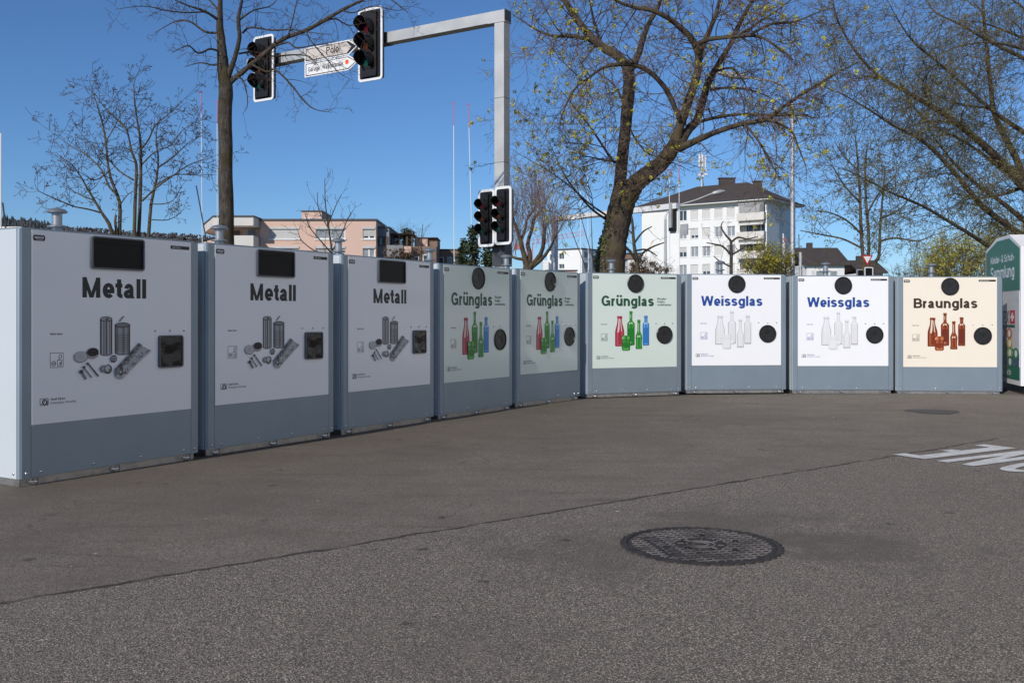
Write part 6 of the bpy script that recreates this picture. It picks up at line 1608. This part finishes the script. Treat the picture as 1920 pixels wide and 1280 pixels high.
    # saplings between pollard and leaning tree
    for i, (x0, x1, yt) in enumerate(((1100, 1060, 400), (1118, 1082, 380), (1112, 1108, 395))):
        st = px_stems(26 + i, [[(x0 + (x0 - x1) * .8, 640, 2.4), (x0, 510, 2), ((x0 + x1) / 2, (510 + yt) / 2, 1.6), (x1, yt, .8)]], [0])
        grown(60 + i, 'young_shoot', ['slanting bare shoot left of the leaning trunk, the lowest leaning one', 'slanting bare shoot left of the leaning trunk, the tallest one', 'nearly upright bare shoot beside the leaning trunk'][i], 'sapling', st[0][0][0], st, dict(bend=.1, wander=.15, kids=1.5, ratio=.5, spread=.4, minr=.0035, seg=.2, len=.6, r0=.006), .55, 1, 1.6, M['bark_brown'], M['twig_red'])
mid_trees()

def leafy(seed, name, label, cat, c, rad, n, leaf, lmat, Y, stems=6, flat=1.0, group=None, k=70):
    """a bush: stems from the foot, leaf clumps spread through an uneven volume"""
    T = Tree(seed); r_ = T.r; base = Vector((c.x, c.y, -.14)); lobes = []
    for _ in range(k):
        v = rvec(r_); q = r_.random() ** .45; lobes.append((c + Vector((v.x * rad[0] * q, v.y * rad[1] * q, v.z * rad[2] * q)), r_.uniform(.10, .24) * min(rad)))
    for i in range(stems):
        t = lobes[r_.randrange(len(lobes))][0]; T.limb([base + Vector((r_.uniform(-.2, .2), r_.uniform(-.2, .2), 0)), base.lerp(t, .5) + rvec(r_) * .15, t], [.05, .03, .010], 5, 3, .1)
    for p, s_ in lobes:
        T.twig(base.lerp(p, .6), p - base.lerp(p, .6), (p - base.lerp(p, .6)).length * 1.2, .012, 1, dict(bend=.0, wander=.2, kids=3, ratio=.5, spread=.6, minr=.005, seg=.3, len=1, r0=.01))
        T.clump(p, s_ * 1.5, int(n / k), leaf)
    return T.done(tuple(base), name, label, cat, M['bark_olive'], M['twig_olive'], lmat, group)
leafy(71, 'flowering_bush', 'yellow flowering bush left of the street lamp, before the white house', 'bush', at(1442, 492, 34), (1.05, .9, .72), 5200, .030, M['leaf_forsythia'], 34, k=120)
leafy(72, 'spring_bush', 'olive green bush mass in front of the clothes bank, nearest to it', 'bush', at(1812, 478, 46), (1.75, 1.4, 1.45), 6500, .044, M['leaf_hedge'], 46, k=120)
leafy(73, 'spring_bush', 'olive brown bush above the Braunglas bin, left of its denser neighbour', 'bush', at(1758, 490, 48), (1.3, 1.3, 1.1), 3400, .042, M['leaf_hedge'], 48, k=90)
leafy(74, 'spring_bush', 'yellow green bush top peeping over the clothes bank', 'bush', at(1880, 445, 50), (1.4, 1.2, 1.0), 3000, .045, M['leaf_hedge'], 50, k=70)
leafy(75, 'bare_hedge', 'reddish bare brush low behind the Braunglas bin', 'bush', at(1702, 512, 60), (1.6, 1, .45), 900, .03, M['bud_brown'], 60, k=60)
leafy(76, 'ivy_hedge', 'brown hedge behind the leaning trunk', 'hedge', at(1212, 508, 60), (1.6, .8, .8), 3200, .05, M['bud_brown'], 60, k=80)
leafy(77, 'terrace_shrub', 'row of shrubs on the stepped terrace', 'bush', at(755, 477, 70), (1.6, .6, .6), 1500, .06, M['bud_brown'], 70, k=50)
leafy(78, 'terrace_shrub', 'dense shrub under the pergola of the terrace house', 'bush', at(762, 447, 72.5), (.75, .6, .7), 1600, .05, M['needle'], 72.5, k=40)
def conifer(seed, label, x, ytop, ybase_px, Y, wpx, m, group=None, name='conifer'):
    T = Tree(seed); r_ = T.r; top = at(x, ytop, Y); base = at(x, YH, Y); base.z = -.14; Hh = top.z - base.z; wd = wpx * Y / F / 2
    T.limb([base, base.lerp(top, .5), top], [.16, .1, .015], 7, 3, .03)
    n = int(40 * Hh ** .5)
    for i in range(n):
        t = r_.uniform(.18, .99) ** .9; z = base.z + Hh * t; L = wd * (1 - t) ** .75 * r_.uniform(.6, 1.15) + .06; a = r_.uniform(0, 6.28); d = Vector((math.cos(a), math.sin(a), r_.uniform(-.15, .25)))
        p = Vector((base.x, base.y, z)); T.twig(p, d, L, .014, 0, dict(bend=.02, wander=.1, kids=0, ratio=.5, spread=.5, minr=.006, seg=.4, len=1))
        for q in range(max(3, int(L * 7))):
            e = p + d.normalized() * L * r_.uniform(.25, 1.05); T.clump(e, .13 + .05 * Hh / 6, 16, .05 + .008 * Hh / 6)
    return T.done(tuple(base), name, label, 'tree', M['bark_brown'], M['twig'], m, group)
conifer(81, 'dark bushy conifer just left of the low traffic lights', 888, 428, 0, 34, 62, M['needle'])
conifer(82, 'lower dark conifer behind the leaning marker pole', 868, 452, 0, 38, 50, M['needle'])
conifer(83, 'dark evergreen behind the lower traffic light pair', 915, 445, 0, 36, 60, M['needle'])
conifer(84, 'slender cypress on the terrace roof, left of the two', 759, 428, 0, 73, 6, M['needle'], None, 'cypress')
conifer(85, 'slender cypress on the terrace roof, right of the two', 767, 430, 0, 73, 6, M['needle'], None, 'cypress')

# ------------------------------------------------------------------ the wooded hill far at the left
def hill():
    M['hill'] = mat('wooded_hillside', (.055, .050, .052), .95, noise=(.012, (.075, .062, .060), .35, .65))
    prof = [(-2600, 560), (-1900, 500), (-1300, 452), (-800, 420), (-420, 408), (-200, 404), (-60, 410), (0, 417), (30, 420), (60, 421), (100, 428), (150, 433), (200, 437), (260, 442), (320, 443), (380, 449), (430, 452), (480, 462), (560, 480), (700, 520), (900, 575)]
    mb = MB(); Y = 1500
    front = []; crest = []; back = []
    for x, y in prof:
        cpt = at(x, y, Y); crest.append(tuple(cpt)); front.append((cpt.x * .62, Y * .62, -1)); back.append((cpt.x * 1.3, Y * 1.35, -1))
    for i in range(len(prof) - 1):
        mb.quad(front[i], front[i + 1], crest[i + 1], crest[i]); mb.quad(crest[i], crest[i + 1], back[i + 1], back[i])
    h = mb.build('hill', M['hill'], smooth='all'); setting(h)
    M['forest_dark'] = mat('far_conifers', (.055, .066, .070), .95); M['forest_brown'] = mat('far_bare_woods', (.120, .100, .098), .95)  # paled with bluish-brown haze painted into both colours
    fo = MB(); r_ = random.Random(77)
    for i in range(1900):
        k = 3 + r_.random() * (len(prof) - 8); j = int(k); f_ = k - j; t = r_.random() ** 1.6 * .35
        cp = Vector(crest[j]).lerp(Vector(crest[j + 1]), f_); fp = Vector(front[j]).lerp(Vector(front[j + 1]), f_); p = cp.lerp(fp, t)
        con = r_.random() < (.40 if p.x < -700 else .14); hh = r_.uniform(5, 9) * (1.9 if con and p.x < -700 else 1.2 if con else 1.0); w_ = hh * (.24 if con else .40)
        a0 = r_.random() * 6
        if con:
            for s_ in range(3):
                z0 = p.z - 2 + hh * (.12 + .27 * s_); z1 = min(p.z - 2 + hh, z0 + hh * .45); ww = w_ * (1 - .28 * s_); ring = [(p.x + ww * math.cos(a0 + q * 1.05) * r_.uniform(.8, 1.2), p.y + ww * math.sin(a0 + q * 1.05), z0) for q in range(6)]
                fo.add(ring + [(p.x, p.y, z1)], [(q, (q + 1) % 6, 6) for q in range(6)], 0)
        else:
            for s_ in range(7):
                c0 = p + Vector((r_.gauss(0, w_ * .5), r_.gauss(0, w_ * .5), hh * r_.uniform(.2, .8))); u = rvec(r_); v = u.orthogonal().normalized(); w2 = u.cross(v); a = w_ * r_.uniform(.35, .6)
                fo.add([tuple(c0 - v * a), tuple(c0 + w2 * a), tuple(c0 + v * a), tuple(c0 - w2 * a), tuple(c0 + u * a)], [(0, 1, 4), (1, 2, 4), (2, 3, 4), (3, 0, 4)], 1)
    o = fo.build('far_forest', [M['forest_dark'], M['forest_brown']]); tag(o, 'mixed conifer and bare woods on the far hill at the left', 'forest', kind='stuff')
hill()
